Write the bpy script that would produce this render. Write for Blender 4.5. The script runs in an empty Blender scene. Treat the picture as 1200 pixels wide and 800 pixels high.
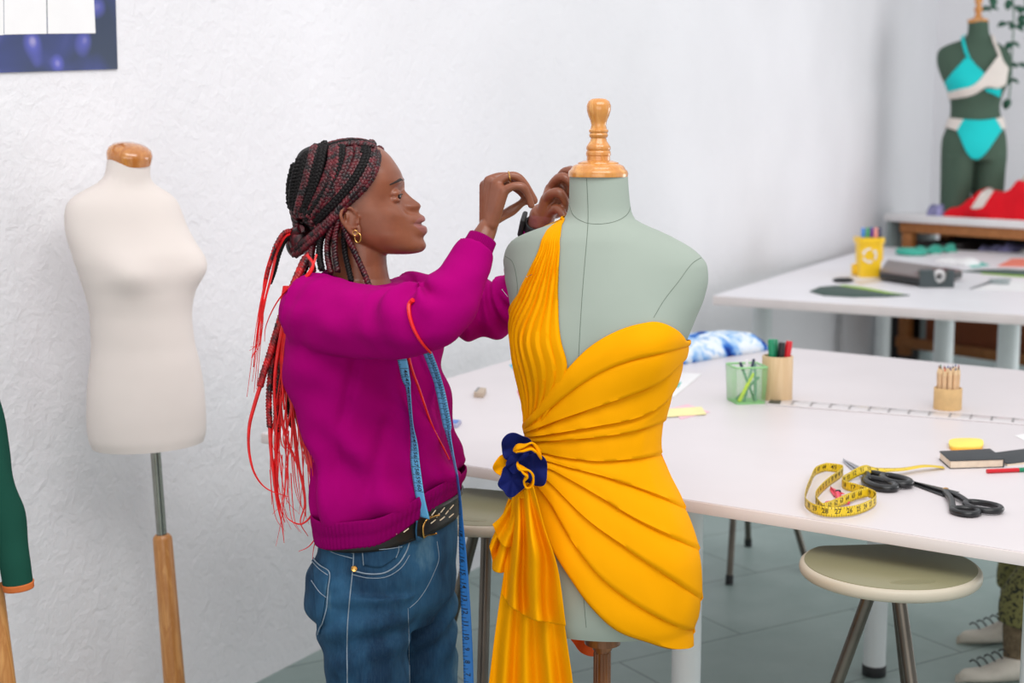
import bpy, bmesh, math, random
from mathutils import Vector, Matrix, noise
from mathutils.bvhtree import BVHTree
random.seed(7)
SC = bpy.context.scene
COL = SC.collection
V = Vector
# ---------------------------------------------------------------- camera
F = 1650.0
HY = 170.0
CAMZ = 1.625
TH = math.atan((400 - HY) / F)
cT, sT = math.cos(TH), math.sin(TH)
def ray(px, py):
    u = (px - 600) / F; v = (400 - py) / F
    return V((u, cT + v * sT, -sT + v * cT))
CAM = V((0, 0, CAMZ))
def P(px, py, Y):
    d = ray(px, py); return CAM + d * (Y / d.y)
def Pz(px, py, z):
    d = ray(px, py); return CAM + d * ((z - CAMZ) / d.z)
def proj(p):
    q = p - CAM
    f = q.y * cT - q.z * sT; up = q.y * sT + q.z * cT
    return 600 + F * q.x / f, 400 - F * up / f
def mpp(Y):            # metres per photo pixel about depth Y
    return Y / F
cam_d = bpy.data.cameras.new('camera'); cam = bpy.data.objects.new('camera', cam_d); COL.objects.link(cam)
cam.location = CAM; cam.rotation_euler = (math.pi / 2 - TH, 0, 0)
cam_d.sensor_width = 36; cam_d.lens = 36 * F / 1200
cam_d.dof.use_dof = True; cam_d.dof.focus_distance = 2.56; cam_d.dof.aperture_fstop = 4.0
cam_d.clip_end = 60
SC.camera = cam
SC.view_settings.view_transform = 'Standard'; SC.view_settings.look = 'None'
SC.view_settings.gamma = 1; SC.view_settings.use_curve_mapping = False
SC.view_settings.exposure = 0.0

# ---------------------------------------------------------------- small maths
def lerp(a, b, t): return a + (b - a) * t
def sstep(a, b, x):
    t = max(0, min(1, (x - a) / (b - a))); return t * t * (3 - 2 * t)
def gauss(x, s): return math.exp(-(x / s) ** 2)
def pchip(keys):
    """monotone cubic through rows (x, y1, y2 ...) -> f(x) = [y1, y2 ...]"""
    keys = sorted(keys); xs = [k[0] for k in keys]; n = len(keys); m = len(keys[0]) - 1
    D = []
    for j in range(1, m + 1):
        ys = [k[j] for k in keys]; h = [xs[i+1] - xs[i] for i in range(n-1)]
        s = [(ys[i+1] - ys[i]) / h[i] for i in range(n-1)]; d = [0.0] * n
        d[0] = s[0]; d[-1] = s[-1]
        for i in range(1, n-1):
            if s[i-1] * s[i] > 0:
                w1 = 2*h[i] + h[i-1]; w2 = h[i] + 2*h[i-1]
                d[i] = (w1 + w2) / (w1 / s[i-1] + w2 / s[i])
        D.append((ys, d, h))
    def f(x):
        x = max(xs[0], min(xs[-1], x)); i = 0
        while i < n - 2 and x > xs[i+1]: i += 1
        out = []
        for ys, d, h in D:
            t = (x - xs[i]) / h[i]
            out.append((1+2*t)*(1-t)**2*ys[i] + t*(1-t)**2*h[i]*d[i] + t*t*(3-2*t)*ys[i+1] + t*t*(t-1)*h[i]*d[i+1])
        return out
    return f
def cr(pts, n):
    """Catmull-Rom through pts, n samples (tuples or Vectors of any length)"""
    pts = [tuple(p) for p in pts]
    if len(pts) == 2:
        return [tuple(lerp(a, b, i/(n-1)) for a, b in zip(*pts)) for i in range(n)]
    L = [0]
    for a, b in zip(pts, pts[1:]): L.append(L[-1] + max(1e-9, math.dist(a, b)) ** .5)
    f = []
    ext = [tuple(2*a-b for a, b in zip(pts[0], pts[1]))] + pts + [tuple(2*a-b for a, b in zip(pts[-1], pts[-2]))]
    out = []
    for k in range(n):
        s = L[-1] * k / (n-1); i = 0
        while i < len(pts) - 2 and s > L[i+1]: i += 1
        t = (s - L[i]) / (L[i+1] - L[i])
        p0, p1, p2, p3 = ext[i:i+4]
        h0 = L[i] - L[i-1] if i > 0 else L[1]-L[0]; h1 = L[i+1]-L[i]; h2 = L[i+2]-L[i+1] if i+2 < len(L) else h1
        q = []
        for a, b, c, d in zip(p0, p1, p2, p3):
            m1 = h1 * ((b-a)/h0 - (c-a)/(h0+h1) + (c-b)/h1)
            m2 = h1 * ((c-b)/h1 - (d-b)/(h1+h2) + (d-c)/h2)
            q.append((2*t**3-3*t*t+1)*b + (t**3-2*t*t+t)*m1 + (-2*t**3+3*t*t)*c + (t**3-t*t)*m2)
        out.append(tuple(q))
    return out
def crv(pts, n): return [V(p) for p in cr(pts, n)]

# ---------------------------------------------------------------- mesh collector
class MB:
    def __init__(s): s.v = []; s.f = []
    def add(s, vs, fs):
        o = len(s.v); s.v += [V(x) for x in vs]; s.f += [tuple(i + o for i in f) for f in fs]; return s
    def grid(s, rows, cu=False, cv=False, cap=False):
        n = len(rows); m = len(rows[0]); vs = [p for r in rows for p in r]; fs = []
        for i in range(n if cu else n-1):
            for j in range(m if cv else m-1):
                a = i*m + j; b = i*m + (j+1) % m; c = ((i+1) % n)*m + (j+1) % m; d = ((i+1) % n)*m + j
                fs.append((a, b, c, d))
        if cap:
            fs.append(tuple(range(m-1, -1, -1))); fs.append(tuple((n-1)*m + j for j in range(m)))
        return s.add(vs, fs)
    def tube(s, pts, r, n=8, cap=True, flat=1.0, up=None, closed=False):
        pts = [V(p) for p in pts]; N = len(pts)
        if not isinstance(r, (list, tuple)): r = [r] * N
        rows = []; nrm = None
        for i, p in enumerate(pts):
            if closed: t = (pts[(i+1) % N] - pts[i-1]).normalized()
            else: t = (pts[min(i+1, N-1)] - pts[max(i-1, 0)]).normalized()
            if nrm is None:
                a = V(up) if up is not None else (V((0, 0, 1)) if abs(t.z) < .9 else V((1, 0, 0)))
                nrm = (a - t * a.dot(t)).normalized()
            else:
                nrm = (nrm - t * nrm.dot(t)).normalized()
            b = t.cross(nrm); rr = r[i]
            rows.append([p + nrm * math.cos(2*math.pi*k/n) * rr * flat + b * math.sin(2*math.pi*k/n) * rr for k in range(n)])
        return s.grid(rows, cu=closed, cv=True, cap=cap and not closed)
    def caps(s, pts, r, n=14):
        """tube with rounded ends"""
        pts = [V(p) for p in pts]
        if not isinstance(r, (list, tuple)): r = [r] * len(pts)
        a = (pts[0] - pts[1]).normalized(); b = (pts[-1] - pts[-2]).normalized()
        A = [(pts[0] + a * r[0] * math.sin(x), r[0] * math.cos(x)) for x in (1.5, 1.2, .8, .4)]
        B = [(pts[-1] + b * r[-1] * math.sin(x), r[-1] * math.cos(x)) for x in (.4, .8, 1.2, 1.5)]
        return s.tube([p for p, _ in A] + pts + [p for p, _ in B], [q for _, q in A] + list(r) + [q for _, q in B], n)
    def lathe(s, prof, c=(0, 0, 0), n=32, axis=(0, 0, 1), sx=1, sy=1):
        c = V(c); ax = V(axis).normalized()
        q = V((0, 0, 1)).rotation_difference(ax).to_matrix()
        rows = [[c + q @ V((r*math.cos(2*math.pi*k/n)*sx, r*math.sin(2*math.pi*k/n)*sy, z)) for k in range(n)] for r, z in prof]
        return s.grid(rows, cv=True, cap=True)
    def ball(s, c, r, n=16, rot=None):
        c = V(c); r = V((r, r, r)) if not isinstance(r, (tuple, list, V)) else V(r)
        rows = []
        for i in range(n+1):
            a = -math.pi/2 + math.pi*min(max(i/n, .004), .996)
            rows.append([V((math.cos(a)*math.cos(2*math.pi*k/(2*n))*r.x, math.cos(a)*math.sin(2*math.pi*k/(2*n))*r.y, math.sin(a)*r.z)) for k in range(2*n)])
        if rot is not None: rows = [[rot @ p for p in row] for row in rows]
        rows = [[c + p for p in row] for row in rows]
        return s.grid(rows, cv=True, cap=True)
    def box(s, c, size, rot=None, bev=0.0, seg=2):
        bm = bmesh.new(); bmesh.ops.create_cube(bm, size=1)
        for v in bm.verts: v.co = V((v.co.x*size[0], v.co.y*size[1], v.co.z*size[2]))
        if bev: bmesh.ops.bevel(bm, geom=bm.edges[:], offset=bev, segments=seg, affect='EDGES', profile=.5)
        return s.bm(bm, c, rot)
    def bm(s, bm, c=(0, 0, 0), rot=None):
        c = V(c); bm.verts.index_update(); R = rot if rot is not None else Matrix.Identity(3)
        if not isinstance(R, Matrix): R = Matrix.Rotation(R, 3, 'Z')
        s.add([c + R @ v.co for v in bm.verts], [[v.index for v in f.verts] for f in bm.faces]); bm.free(); return s
    def prism(s, poly, z0, z1, bev=0.0, seg=2):
        """polygon of (x, y) or Vectors, extruded between heights"""
        bm = bmesh.new(); vs = [bm.verts.new((p[0], p[1], z0)) for p in poly]; f = bm.faces.new(vs)
        r = bmesh.ops.extrude_face_region(bm, geom=[f])
        for e in r['geom']:
            if isinstance(e, bmesh.types.BMVert): e.co.z = z1
        bmesh.ops.recalc_face_normals(bm, faces=bm.faces[:])
        if bev:
            bmesh.ops.bevel(bm, geom=[e for e in bm.edges if len(e.link_faces) == 2 and e.calc_face_angle(0) > .5], offset=bev, segments=seg, affect='EDGES', profile=.5)
        return s.bm(bm)
    def build(s, name, mat, parent=None, smooth=40, mods=None):
        me = bpy.data.meshes.new(name); me.from_pydata([tuple(p) for p in s.v], [], s.f); me.validate()
        b = bmesh.new(); b.from_mesh(me); bmesh.ops.recalc_face_normals(b, faces=b.faces[:]); b.to_mesh(me); b.free()
        me.materials.append(mat)
        me.polygons.foreach_set('use_smooth', [True] * len(me.polygons))
        if smooth: me.set_sharp_from_angle(angle=math.radians(smooth))
        o = bpy.data.objects.new(name, me); COL.objects.link(o)
        if parent is not None: setp(o, parent)
        return o
def setp(o, parent):
    o.parent = parent; o.matrix_parent_inverse = wm(parent).inverted()
def wm(o):
    m = Matrix.LocRotScale(o.location, o.rotation_euler, o.scale)
    return (wm(o.parent) @ o.matrix_parent_inverse @ m) if o.parent else m
def thing(name, label, cat, loc=(0, 0, 0), group=None):
    o = bpy.data.objects.new(name, None); COL.objects.link(o); o.location = loc; o.empty_display_size = .05
    return tag(o, label, cat, group)
def tag(o, label=None, cat=None, group=None, kind=None):
    if label: o['label'] = label
    if cat: o['category'] = cat
    if group: o['group'] = group
    if kind: o['kind'] = kind
    return o
def copy_tree(o, parent=None):
    c = o.copy(); COL.objects.link(c)
    if parent is not None: c.parent = parent
    for ch in [x for x in COL.objects if x.parent == o]: copy_tree(ch, c)
    return c
def evalmesh(o):
    dg = bpy.context.evaluated_depsgraph_get(); dg.update()
    return bpy.data.meshes.new_from_object(o.evaluated_get(dg))
def remesh(o, vox, it=4, fac=.5):
    m = o.modifiers.new('r', 'REMESH'); m.mode = 'VOXEL'; m.voxel_size = vox; m.use_smooth_shade = True
    if it:
        q = o.modifiers.new('s', 'SMOOTH'); q.factor = fac; q.iterations = it
    me = evalmesh(o); mats = list(o.data.materials); o.modifiers.clear(); o.data = me
    me.materials.clear()
    for x in mats: me.materials.append(x)
    me.polygons.foreach_set('use_smooth', [True] * len(me.polygons)); return o
def bvh(o):
    me = o.data; return BVHTree.FromPolygons([wm(o) @ v.co for v in me.vertices], [tuple(p.vertices) for p in me.polygons])
def hit(tree, px, py, off=0.0, near=None):
    """where the sight line of a photo pixel meets a surface, raised by off"""
    d = ray(px, py).normalized(); loc, n, i, dist = tree.ray_cast(CAM, d)
    if loc is None:
        q = CAM + d * (near or 2.6) / d.y; loc, n, i, dist = tree.find_nearest(q)
        w = (q - loc); w = w.normalized() if w.length > 1e-6 else n
        return loc + w * off
    if n.dot(d) > 0: n = -n
    return loc + n * off
def solid(o, t, off=-1):
    m = o.modifiers.new('thickness', 'SOLIDIFY'); m.thickness = t; m.offset = off; return o
def subd(o, n=1):
    m = o.modifiers.new('subdivision', 'SUBSURF'); m.levels = n; m.render_levels = n; return o

# ---------------------------------------------------------------- materials
def lin(c):
    return tuple(((x/255)/12.92 if x/255 <= .04045 else (((x/255)+.055)/1.055)**2.4) for x in c)
class NT:
    def __init__(s, name):
        s.m = bpy.data.materials.new(name); s.m.use_nodes = True; s.t = s.m.node_tree
        s.b = s.t.nodes['Principled BSDF']; s.out = s.t.nodes['Material Output']; s._c = None
    def n(s, t, **k):
        x = s.t.nodes.new(t)
        for a, b in k.items():
            if hasattr(x, a): setattr(x, a, b)
        return x
    def l(s, a, b): s.t.links.new(a, b)
    def co(s, scale=(1, 1, 1), rot=(0, 0, 0), kind='Object'):
        c = s.n('ShaderNodeTexCoord'); mp = s.n('ShaderNodeMapping')
        mp.inputs['Scale'].default_value = scale; mp.inputs['Rotation'].default_value = rot
        s.l(c.outputs[kind], mp.inputs[0]); return mp.outputs[0]
    def noise(s, vec, scale, detail=3, rough=.5, dist=0):
        x = s.n('ShaderNodeTexNoise'); x.inputs['Scale'].default_value = scale; x.inputs['Detail'].default_value = detail
        x.inputs['Roughness'].default_value = rough; x.inputs['Distortion'].default_value = dist
        s.l(vec, x.inputs['Vector']); return x.outputs['Fac']
    def ramp(s, fac, stops, interp='LINEAR'):
        x = s.n('ShaderNodeValToRGB'); x.color_ramp.interpolation = interp; e = x.color_ramp.elements
        while len(e) < len(stops): e.new(.5)
        for i, (p, c) in enumerate(stops): e[i].position = p; e[i].color = (*lin(c), 1)
        s.l(fac, x.inputs[0]); return x.outputs[0]
    def mix(s, fac, a, b, mode='MIX'):
        x = s.n('ShaderNodeMix'); x.data_type = 'RGBA'; x.blend_type = mode
        for sock, val in ((x.inputs['Factor'], fac), (x.inputs['A'], a), (x.inputs['B'], b)):
            pass
        ia = [i for i in x.inputs if i.type == 'RGBA' and i.enabled] ; ff = [i for i in x.inputs if i.type == 'VALUE' and i.enabled][0]
        for sock, val in ((ff, fac), (ia[0], a), (ia[1], b)):
            if isinstance(val, (int, float)): sock.default_value = val
            elif isinstance(val, (tuple, list)): sock.default_value = (*lin(val), 1)
            else: s.l(val, sock)
        return [o for o in x.outputs if o.type == 'RGBA' and o.enabled][0]
    def bump(s, h, strength=.3, dist=.002, prev=None):
        x = s.n('ShaderNodeBump'); x.inputs['Strength'].default_value = strength; x.inputs['Distance'].default_value = dist
        s.l(h, x.inputs['Height'])
        if prev is not None: s.l(prev, x.inputs['Normal'])
        s.l(x.outputs[0], s.b.inputs['Normal']); return x.outputs[0]
    def col(s, c):
        if isinstance(c, (tuple, list)): s.b.inputs['Base Color'].default_value = (*lin(c), 1)
        else: s.l(c, s.b.inputs['Base Color'])
    def set(s, rough=.5, metal=0, spec=.5, sheen=0, coat=0, trans=0, sss=0, alpha=None):
        i = s.b.inputs; i['Roughness'].default_value = rough; i['Metallic'].default_value = metal
        i['Specular IOR Level'].default_value = spec; i['Sheen Weight'].default_value = sheen
        i['Coat Weight'].default_value = coat; i['Transmission Weight'].default_value = trans; i['Subsurface Weight'].default_value = sss
        if alpha is not None: i['Alpha'].default_value = alpha
        return s.m
def plain(name, c, rough=.5, var=.08, scale=20, bump=.05, bscale=120, dist=.001, **k):
    """a colour with a little unevenness and a fine grain"""
    t = NT(name); v = t.co(); f = t.noise(v, scale, 3)
    lo = tuple(max(0, x * (1 - var)) for x in c); hi = tuple(min(255, x * (1 + var)) for x in c)
    t.col(t.ramp(f, [(.3, lo), (.7, hi)]))
    if bump: t.bump(t.noise(v, bscale, 2), bump, dist)
    return t.set(rough, **k)
def fabric(name, c, rough=.85, var=.06, weave=900, bump=.25, sheen=.0, big=5, spec=.25):
    t = NT(name); v = t.co(); f = t.noise(v, big, 4)
    lo = tuple(max(0, x * (1 - var)) for x in c); hi = tuple(min(255, x * (1 + var)) for x in c)
    t.col(t.ramp(f, [(.3, lo), (.7, hi)]))
    w = t.noise(v, weave, 2)
    t.bump(w, bump, .0006)
    return t.set(rough, spec=spec, sheen=sheen)
def wood(name, c1, c2, scale=(3, 3, .4), rough=.4, dist=2.0, freq=9, coat=.15):
    t = NT(name); v = t.co(scale)
    f = t.noise(v, freq, 5, .6, dist); g = t.noise(v, freq * 6, 3, .6)
    base = t.ramp(f, [(.3, c1), (.5, c2), (.62, c1), (.8, c2)])
    dk = tuple(x * .75 for x in c1)
    t.col(t.mix(t.ramp(g, [(.45, (0, 0, 0)), (.75, (90, 90, 90))]), base, dk))
    t.bump(g, .08, .001); return t.set(rough, coat=coat)
# ================================================================ the room
M = {}
def wall_mat(name):
    t = NT(name); v = t.co()
    a = t.noise(v, 22, 4, .55, .6); b = t.noise(v, 70, 3, .5); c = t.noise(v, 1.2, 3)
    t.col(t.ramp(c, [(.3, (228, 226, 229)), (.7, (235, 233, 236))]))
    n = t.bump(a, .5, .012); t.bump(b, .38, .005, n)
    return t.set(.85, spec=.2)
M['wall'] = wall_mat('rough_white_plaster')
def floor_mat():
    t = NT('painted_grey_blue_floor'); v = t.co((1, 1, 1), (0, 0, math.radians(-31)))
    br = t.n('ShaderNodeTexBrick'); br.offset = .5
    for k, x in (('Scale', 1.0), ('Mortar Size', .004), ('Mortar Smooth', .3), ('Brick Width', 1.0), ('Row Height', .5)): br.inputs[k].default_value = x
    br.inputs['Color1'].default_value = (1, 1, 1, 1); br.inputs['Color2'].default_value = (.93, .93, .93, 1); br.inputs['Mortar'].default_value = (.45, .45, .45, 1)
    t.l(v, br.inputs['Vector'])
    base = t.ramp(t.noise(v, 3, 5, .6), [(.3, (142, 160, 156)), (.7, (162, 178, 174))])
    c = t.mix(1.0, base, br.outputs['Color'], 'MULTIPLY')
    v2 = t.co((1, 2.2, 1), (0, 0, .3))
    sc = t.ramp(t.noise(v2, 9, 4, .6, 1.2), [(.66, (0, 0, 0)), (.74, (110, 110, 110))])
    c = t.mix(sc, c, (205, 212, 218))
    t.col(c); t.bump(t.noise(v, 40, 3), .08, .002); return t.set(.42, spec=.4)
M['floor'] = floor_mat()
# the long left wall runs past the tables to a corner; a second wall closes the room
W0 = V((-0.603, 4.44, 0)); WD = V((.55, 1, 0)).normalized(); WN = V((-WD.y, WD.x, 0))
def wall_at(px):
    u = (px - 600) / F * 1.0
    k = u / cT      # X / Y along the sight line near the horizon
    t = (k * W0.y - W0.x) / (.55 - k); return V((W0.x + .55 * t, W0.y + t, 0))
def wallp(px, py, off=0.0):
    d = ray(px, py); n = V((WD.y, -WD.x, 0))
    s = (W0 + n * off - CAM).dot(n) / d.dot(n); return CAM + d * s
CORNER = wall_at(1083)
Wend = W0 - WD * 5.2
wl = MB(); n = V((-WD.y, WD.x, 0)) * .15
def slab(a, b, z0, z1, th):
    d = (b - a).normalized(); q = V((-d.y, d.x, 0)) * th
    return MB().prism([a, b, b + q, a + q], z0, z1)
slab(Wend, CORNER, 0, 3.6, .15).build('wall_left', M['wall'], smooth=30)['kind'] = 'structure'
BD = V((.876, -.482, 0)).normalized()
slab(CORNER, CORNER + BD * 6, 0, 3.6, .15).build('wall_back', M['wall'], smooth=30)['kind'] = 'structure'
MB().prism([(-4, -2), (10, -2), (10, 14), (-4, 14)], -.1, 0).build('floor', M['floor'])['kind'] = 'structure'

# ---------------------------------------------------------------- light: daylight in the open room, a ceiling light and added fills
w = bpy.data.worlds.new('world'); SC.world = w; w.use_nodes = True
bg = w.node_tree.nodes['Background']; bg.inputs[0].default_value = (.93, .96, 1.0, 1); bg.inputs[1].default_value = .56
def area(name, loc, size, power, target, color=(1, .985, .965)):
    l = bpy.data.lights.new(name, 'AREA'); l.shape = 'RECTANGLE'; l.size, l.size_y = size; l.energy = power; l.color = color
    o = bpy.data.objects.new(name, l); COL.objects.link(o); o.location = loc
    o.rotation_euler = (V(target) - V(loc)).to_track_quat('-Z', 'Y').to_euler(); return o
area('ceiling_light', (1.8, 5.0, 3.7), (7.0, 8.0), 92, (1.8, 5.4, 0))
area('front_high_fill', (.7, .5, 3.9), (3.4, 1.8), 92, (.2, 2.8, .9), (1, .99, .975))  # added front fill, set high so the arm shades the torso
area('rear_low_fill', (6.8, 6.4, 1.05), (4.5, 1.9), 105, (1.6, 8.4, .6), (.97, .99, 1))  # added fill to brighten the wall under the second table, source unseen
area('front_low_fill', (-.2, -3.2, 1.7), (5.0, 2.4), 70, (-.6, 3.6, .8), (1, .95, .90))  # added fill from behind the camera, lifts and warms the lower left wall
area('window_light', (6.6, 3.6, 2.1), (6.5, 2.6), 36, (-.5, 4.2, 1.2), (.98, .99, 1))

# ================================================================ tables
TZ = .90
M['laminate'] = plain('white_laminate', (220, 212, 214), .38, .012, 3, .02, 200, spec=.4)
M['board'] = plain('bright_white_board', (238, 235, 239), .4, .01, 3, .02, 200)
M['edge'] = plain('pale_table_edging', (224, 214, 212), .5, .02, 5, 0)
M['legpaint'] = plain('pale_grey_powder_paint', (220, 224, 225), .4, .02, 5, .02)
M['rubber'] = plain('black_rubber', (32, 33, 35), .6, .1, 30, .05)
def line_x(p, q, a, b):
    d1 = (q[0]-p[0], q[1]-p[1]); d2 = (b[0]-a[0], b[1]-a[1]); den = d1[0]*d2[1]-d1[1]*d2[0]
    t = ((a[0]-p[0])*d2[1]-(a[1]-p[1])*d2[0])/den; return V((p[0]+d1[0]*t, p[1]+d1[1]*t, 0))
def table(name, label, near2, far2, left2, z, length, th, group=None, leg_px=(), leg_r=.034):
    A, B = [Pz(*p, z) for p in near2]; C, D = [Pz(*p, z) for p in far2]; L, R = [Pz(*p, z) for p in left2]
    NL = line_x(A, B, L, R); FL = line_x(C, D, L, R); dn = (B - A); dn.z = 0; dn.normalize(); df = (D - C); df.z = 0; df.normalize()
    NR = NL + dn * length; FR = FL + df * length
    t = thing(name, label, 'table', ((NL.x+FR.x)/2, (NL.y+FR.y)/2, 0), group)
    MB().prism([NL, NR, FR, FL], z - th, z - .0015, .0015).build('edge_band', M['edge'], t)
    c = (NL + NR + FR + FL) / 4
    MB().prism([p + (c - p).normalized() * .003 for p in (NL, NR, FR, FL)], z - .0015, z).build('tabletop', M['laminate' if z * th < .03 else 'board'], t)
    for q in leg_px:
        b = V(q); m = MB(); m.lathe([(leg_r, .02), (leg_r, z - th - .004), (leg_r*1.5, z - th - .003), (leg_r*1.5, z - th)], (b.x, b.y, 0), 24)
        lg = m.build('leg', M['legpaint'], t)
        MB().lathe([(leg_r*1.02, 0), (leg_r*1.08, .004), (leg_r*1.08, .03), (leg_r*1.01, .034)], (b.x, b.y, 0), 24).build('foot_cap', M['rubber'], lg)
    return t, NL, FL, dn, df
def foot(px, py): return Pz(px, py, 0)
T1 = table('cutting_table', 'large white cutting table behind the yellow dress, scissors and tape lying on it', ((803, 585), (1200, 647)), ((931, 407.6), (1200, 434)), ((519, 444.5), (595.5, 422)), TZ, 2.1, .026,
      leg_px=[P(804, 780, 3.12).xy.to_3d(), foot(1024, 790), V((.62, 5.2, 0)), V((-.28, 3.78, 0)), V((1.0, 2.56, 0)), V((1.92, 4.3, 0))])
T2 = table('work_table', 'second white table by the wall, yellow bin of markers standing on it', ((848, 347), (1200, 369)), ((1030, 289), (1200, 296)), ((846, 343), (1002, 295.6)), TZ, 2.1, .045,
      leg_px=[P(893, 372, 7.25).xy.to_3d(), P(1106, 400, 7.6).xy.to_3d(), P(1182, 400, 6.75).xy.to_3d(), P(1034, 400, 9.4).xy.to_3d(), V((4.05, 8.62, 0))], leg_r=.052)

# ================================================================ stools
M['seat'] = plain('shaded_greige_seat_top', (134, 130, 100), .35, .02, 6, .03, spec=.45)  # darker than the rim: the table's shade is put into this colour
M['seatrim'] = plain('greige_seat_rim', (192, 182, 164), .4, .02, 6, .03, spec=.45)
M['tubemetal'] = plain('bronze_grey_metal', (104, 98, 90), .35, .08, 12, .03, metal=.85)
def make_stool(label, h, R, loc, rot, ring=True, nlegs=4):
    t = thing('stool', label, 'stool', (0, 0, 0))
    m = MB(); poly = []
    for k in range(64):
        a = 2*math.pi*k/64; x, y = R*math.cos(a), R*math.sin(a)*1.0
        y = min(y, R*.80); poly.append((x, y))
    m.prism(poly, h - .026, h - .0012, .010, 3)
    s = m.build('seat', M['seatrim'], t)
    MB().prism([(x*.945, y*.945) for x, y in poly], h - .003, h, .0010, 2).build('seat_top', M['seat'], s)
    d = MB()                                # the shallow dish pressed in the seat and its finger hollow
    d.lathe([(.0, h+.0006), (R*.25, h+.0006), (R*.26, h-.001)], (0.0, -R*.70, 0), 28, sy=.28).build('grip_hollow', M['seat'], s)
    MB().lathe([(.05, h-.04), (.06, h-.026)], (0, 0, 0), 24).build('seat_plate', M['tubemetal'], t)
    for k in range(nlegs):
        a = math.radians(45 + 360/nlegs*k); top = V((.028*math.cos(a), .028*math.sin(a), h-.036)); bot = V((.265*math.cos(a), .265*math.sin(a), .012))
        l = MB().tube([top, bot], [.0125, .0125], 14).build('leg', M['tubemetal'], t)
        MB().tube([bot + (top-bot)*.03, bot + V((0, 0, -.011))], .0155, 14).build('foot_cap', M['rubber'], l)
    if ring:
        f = .36; r = lerp(.265, .028, f)
        MB().tube([V((r*math.cos(x*math.pi/24), r*math.sin(x*math.pi/24), lerp(.012, h-.04, f))) for x in range(48)], .009, 10, closed=True).build('foot_ring', M['tubemetal'], t)
    t.location = loc; t.rotation_euler.z = rot
    return t
# ================================================================ dress form and yellow dress
M['formgreen'] = fabric('sage_linen_cover', (157, 167, 157), .9, .03, 1400, .15, big=4)
M['finialwood'] = wood('honey_varnished_wood', (222, 158, 82), (200, 130, 60), (4, 4, .8), .22, 1.0, 7, .5)
M['standwood'] = wood('brown_turned_wood', (150, 96, 52), (118, 70, 36), (4, 4, .6), .3, 1.0, 8, .3)
M['seam'] = plain('dark_seam_thread', (104, 116, 104), .9, .05, 10, 0)
M['yellow'] = fabric('mustard_yellow_crepe', (243, 163, 0), .7, .02, 1500, .12, sheen=.0, big=3, spec=.06)
M['lining'] = fabric('orange_red_lining', (236, 92, 30), .7, .03, 900, .1)
M['navy'] = fabric('navy_blue_crepe', (10, 24, 92), .75, .06, 1200, .15, spec=.2)
M['pin'] = plain('steel_pin', (200, 200, 205), .25, .02, 5, 0, metal=1)
class Form:
    """oval torso: rows (photo y, left x, right x, half depth)"""
    def __init__(s, rows, Y0, yaw, bust=()):
        s.Y0 = Y0; s.f = V((-math.sin(yaw), -math.cos(yaw), 0)); s.r = V((math.cos(yaw), -math.sin(yaw), 0)); s.bust = bust
        k = []
        for y, l, r, b in rows:
            A, B = P(l, y, Y0), P(r, y, Y0); k.append(((A.z + B.z)/2, (A.x + B.x)/2, (B.x - A.x)/2, b))
        s.k = pchip(k); s.z0 = min(q[0] for q in k); s.z1 = max(q[0] for q in k)
    def pt(s, th, z, off=0.0):
        cx, a, b = s.k(z); a0 = math.sqrt(max(1e-9, a*a)); st, ct = math.sin(th), math.cos(th)
        n = (s.r * (st/a0) + s.f * (ct/b)).normalized()
        for th0, z0, am, sth, sz in s.bust:
            d = (th - th0 + math.pi) % (2*math.pi) - math.pi
            off += am * gauss(d, sth) * gauss(z - z0, sz)
        return V((cx, s.Y0, z)) + s.r * (a0*st) + s.f * (b*ct) + n * off
    def tz(s, px, py):
        d = ray(px, py); Y = s.Y0 - .1; th = 0; z = 0
        for _ in range(6):
            z = max(s.z0 - .09, min(s.z1, CAMZ + d.z*Y/d.y)); cx, a, b = s.k(z)
            du, dw = d.dot(s.r), V((d.x, d.y, 0)).dot(s.f); o = -V((cx, s.Y0, 0)); ou, ow = o.dot(s.r), o.dot(s.f)
            qa = (du/a)**2 + (dw/b)**2; qb = 2*(ou*du/a**2 + ow*dw/b**2); qc = (ou/a)**2 + (ow/b)**2 - 1
            D = qb*qb - 4*qa*qc; t = (-qb - math.sqrt(D))/(2*qa) if D > 0 else -qb/(2*qa)
            th = math.atan2((ou + du*t)/a, (ow + dw*t)/b); Y = t*d.y
        return th, z
    def mesh(s, n=96, m=120, dome=True):
        g = MB(); rows = []
        for i in range(m+1):
            z = lerp(s.z0, s.z1, i/m); rows.append([s.pt(2*math.pi*k/n, z) for k in range(n)])
        return g.grid(rows, cv=True, cap=True)
bz = P(703, 398, 2.54).z
FORM = Form([(202, 667.5, 735.5, .048), (225, 667, 737, .049), (243, 666, 739, .051), (256, 661, 744, .056), (263, 645, 756, .062), (270, 625, 773, .068), (279, 604, 792, .075),
             (288, 594, 808, .080), (298, 589.5, 820, .086), (310, 588, 828, .092), (326, 590, 829, .099), (345, 594, 825, .106), (370, 598, 815, .112), (400, 602, 803, .114),
             (430, 606, 793, .112), (460, 613, 783, .104), (490, 621, 774, .096), (520, 626, 769, .092), (550, 620, 777, .098), (580, 611, 791, .108), (610, 603, 802, .116),
             (650, 597, 810, .122), (690, 597, 810, .122), (715, 600, 806, .118), (727, 604, 801, .112)], 2.54, math.radians(11),
            [(math.radians(40), bz, .020, .42, .06), (math.radians(-38), bz, .018, .42, .06)])
ft = thing('dress_form', 'sage green linen dress form with a wooden knob, wearing the yellow dress', 'dress form', (P(703, 400, 2.54).x, 2.54, 0))
form_o = FORM.mesh().build('torso', M['formgreen'], ft, 60)
FB = bvh(form_o)
nk = P(701, 205, 2.54); s = mpp(2.54)
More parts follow.
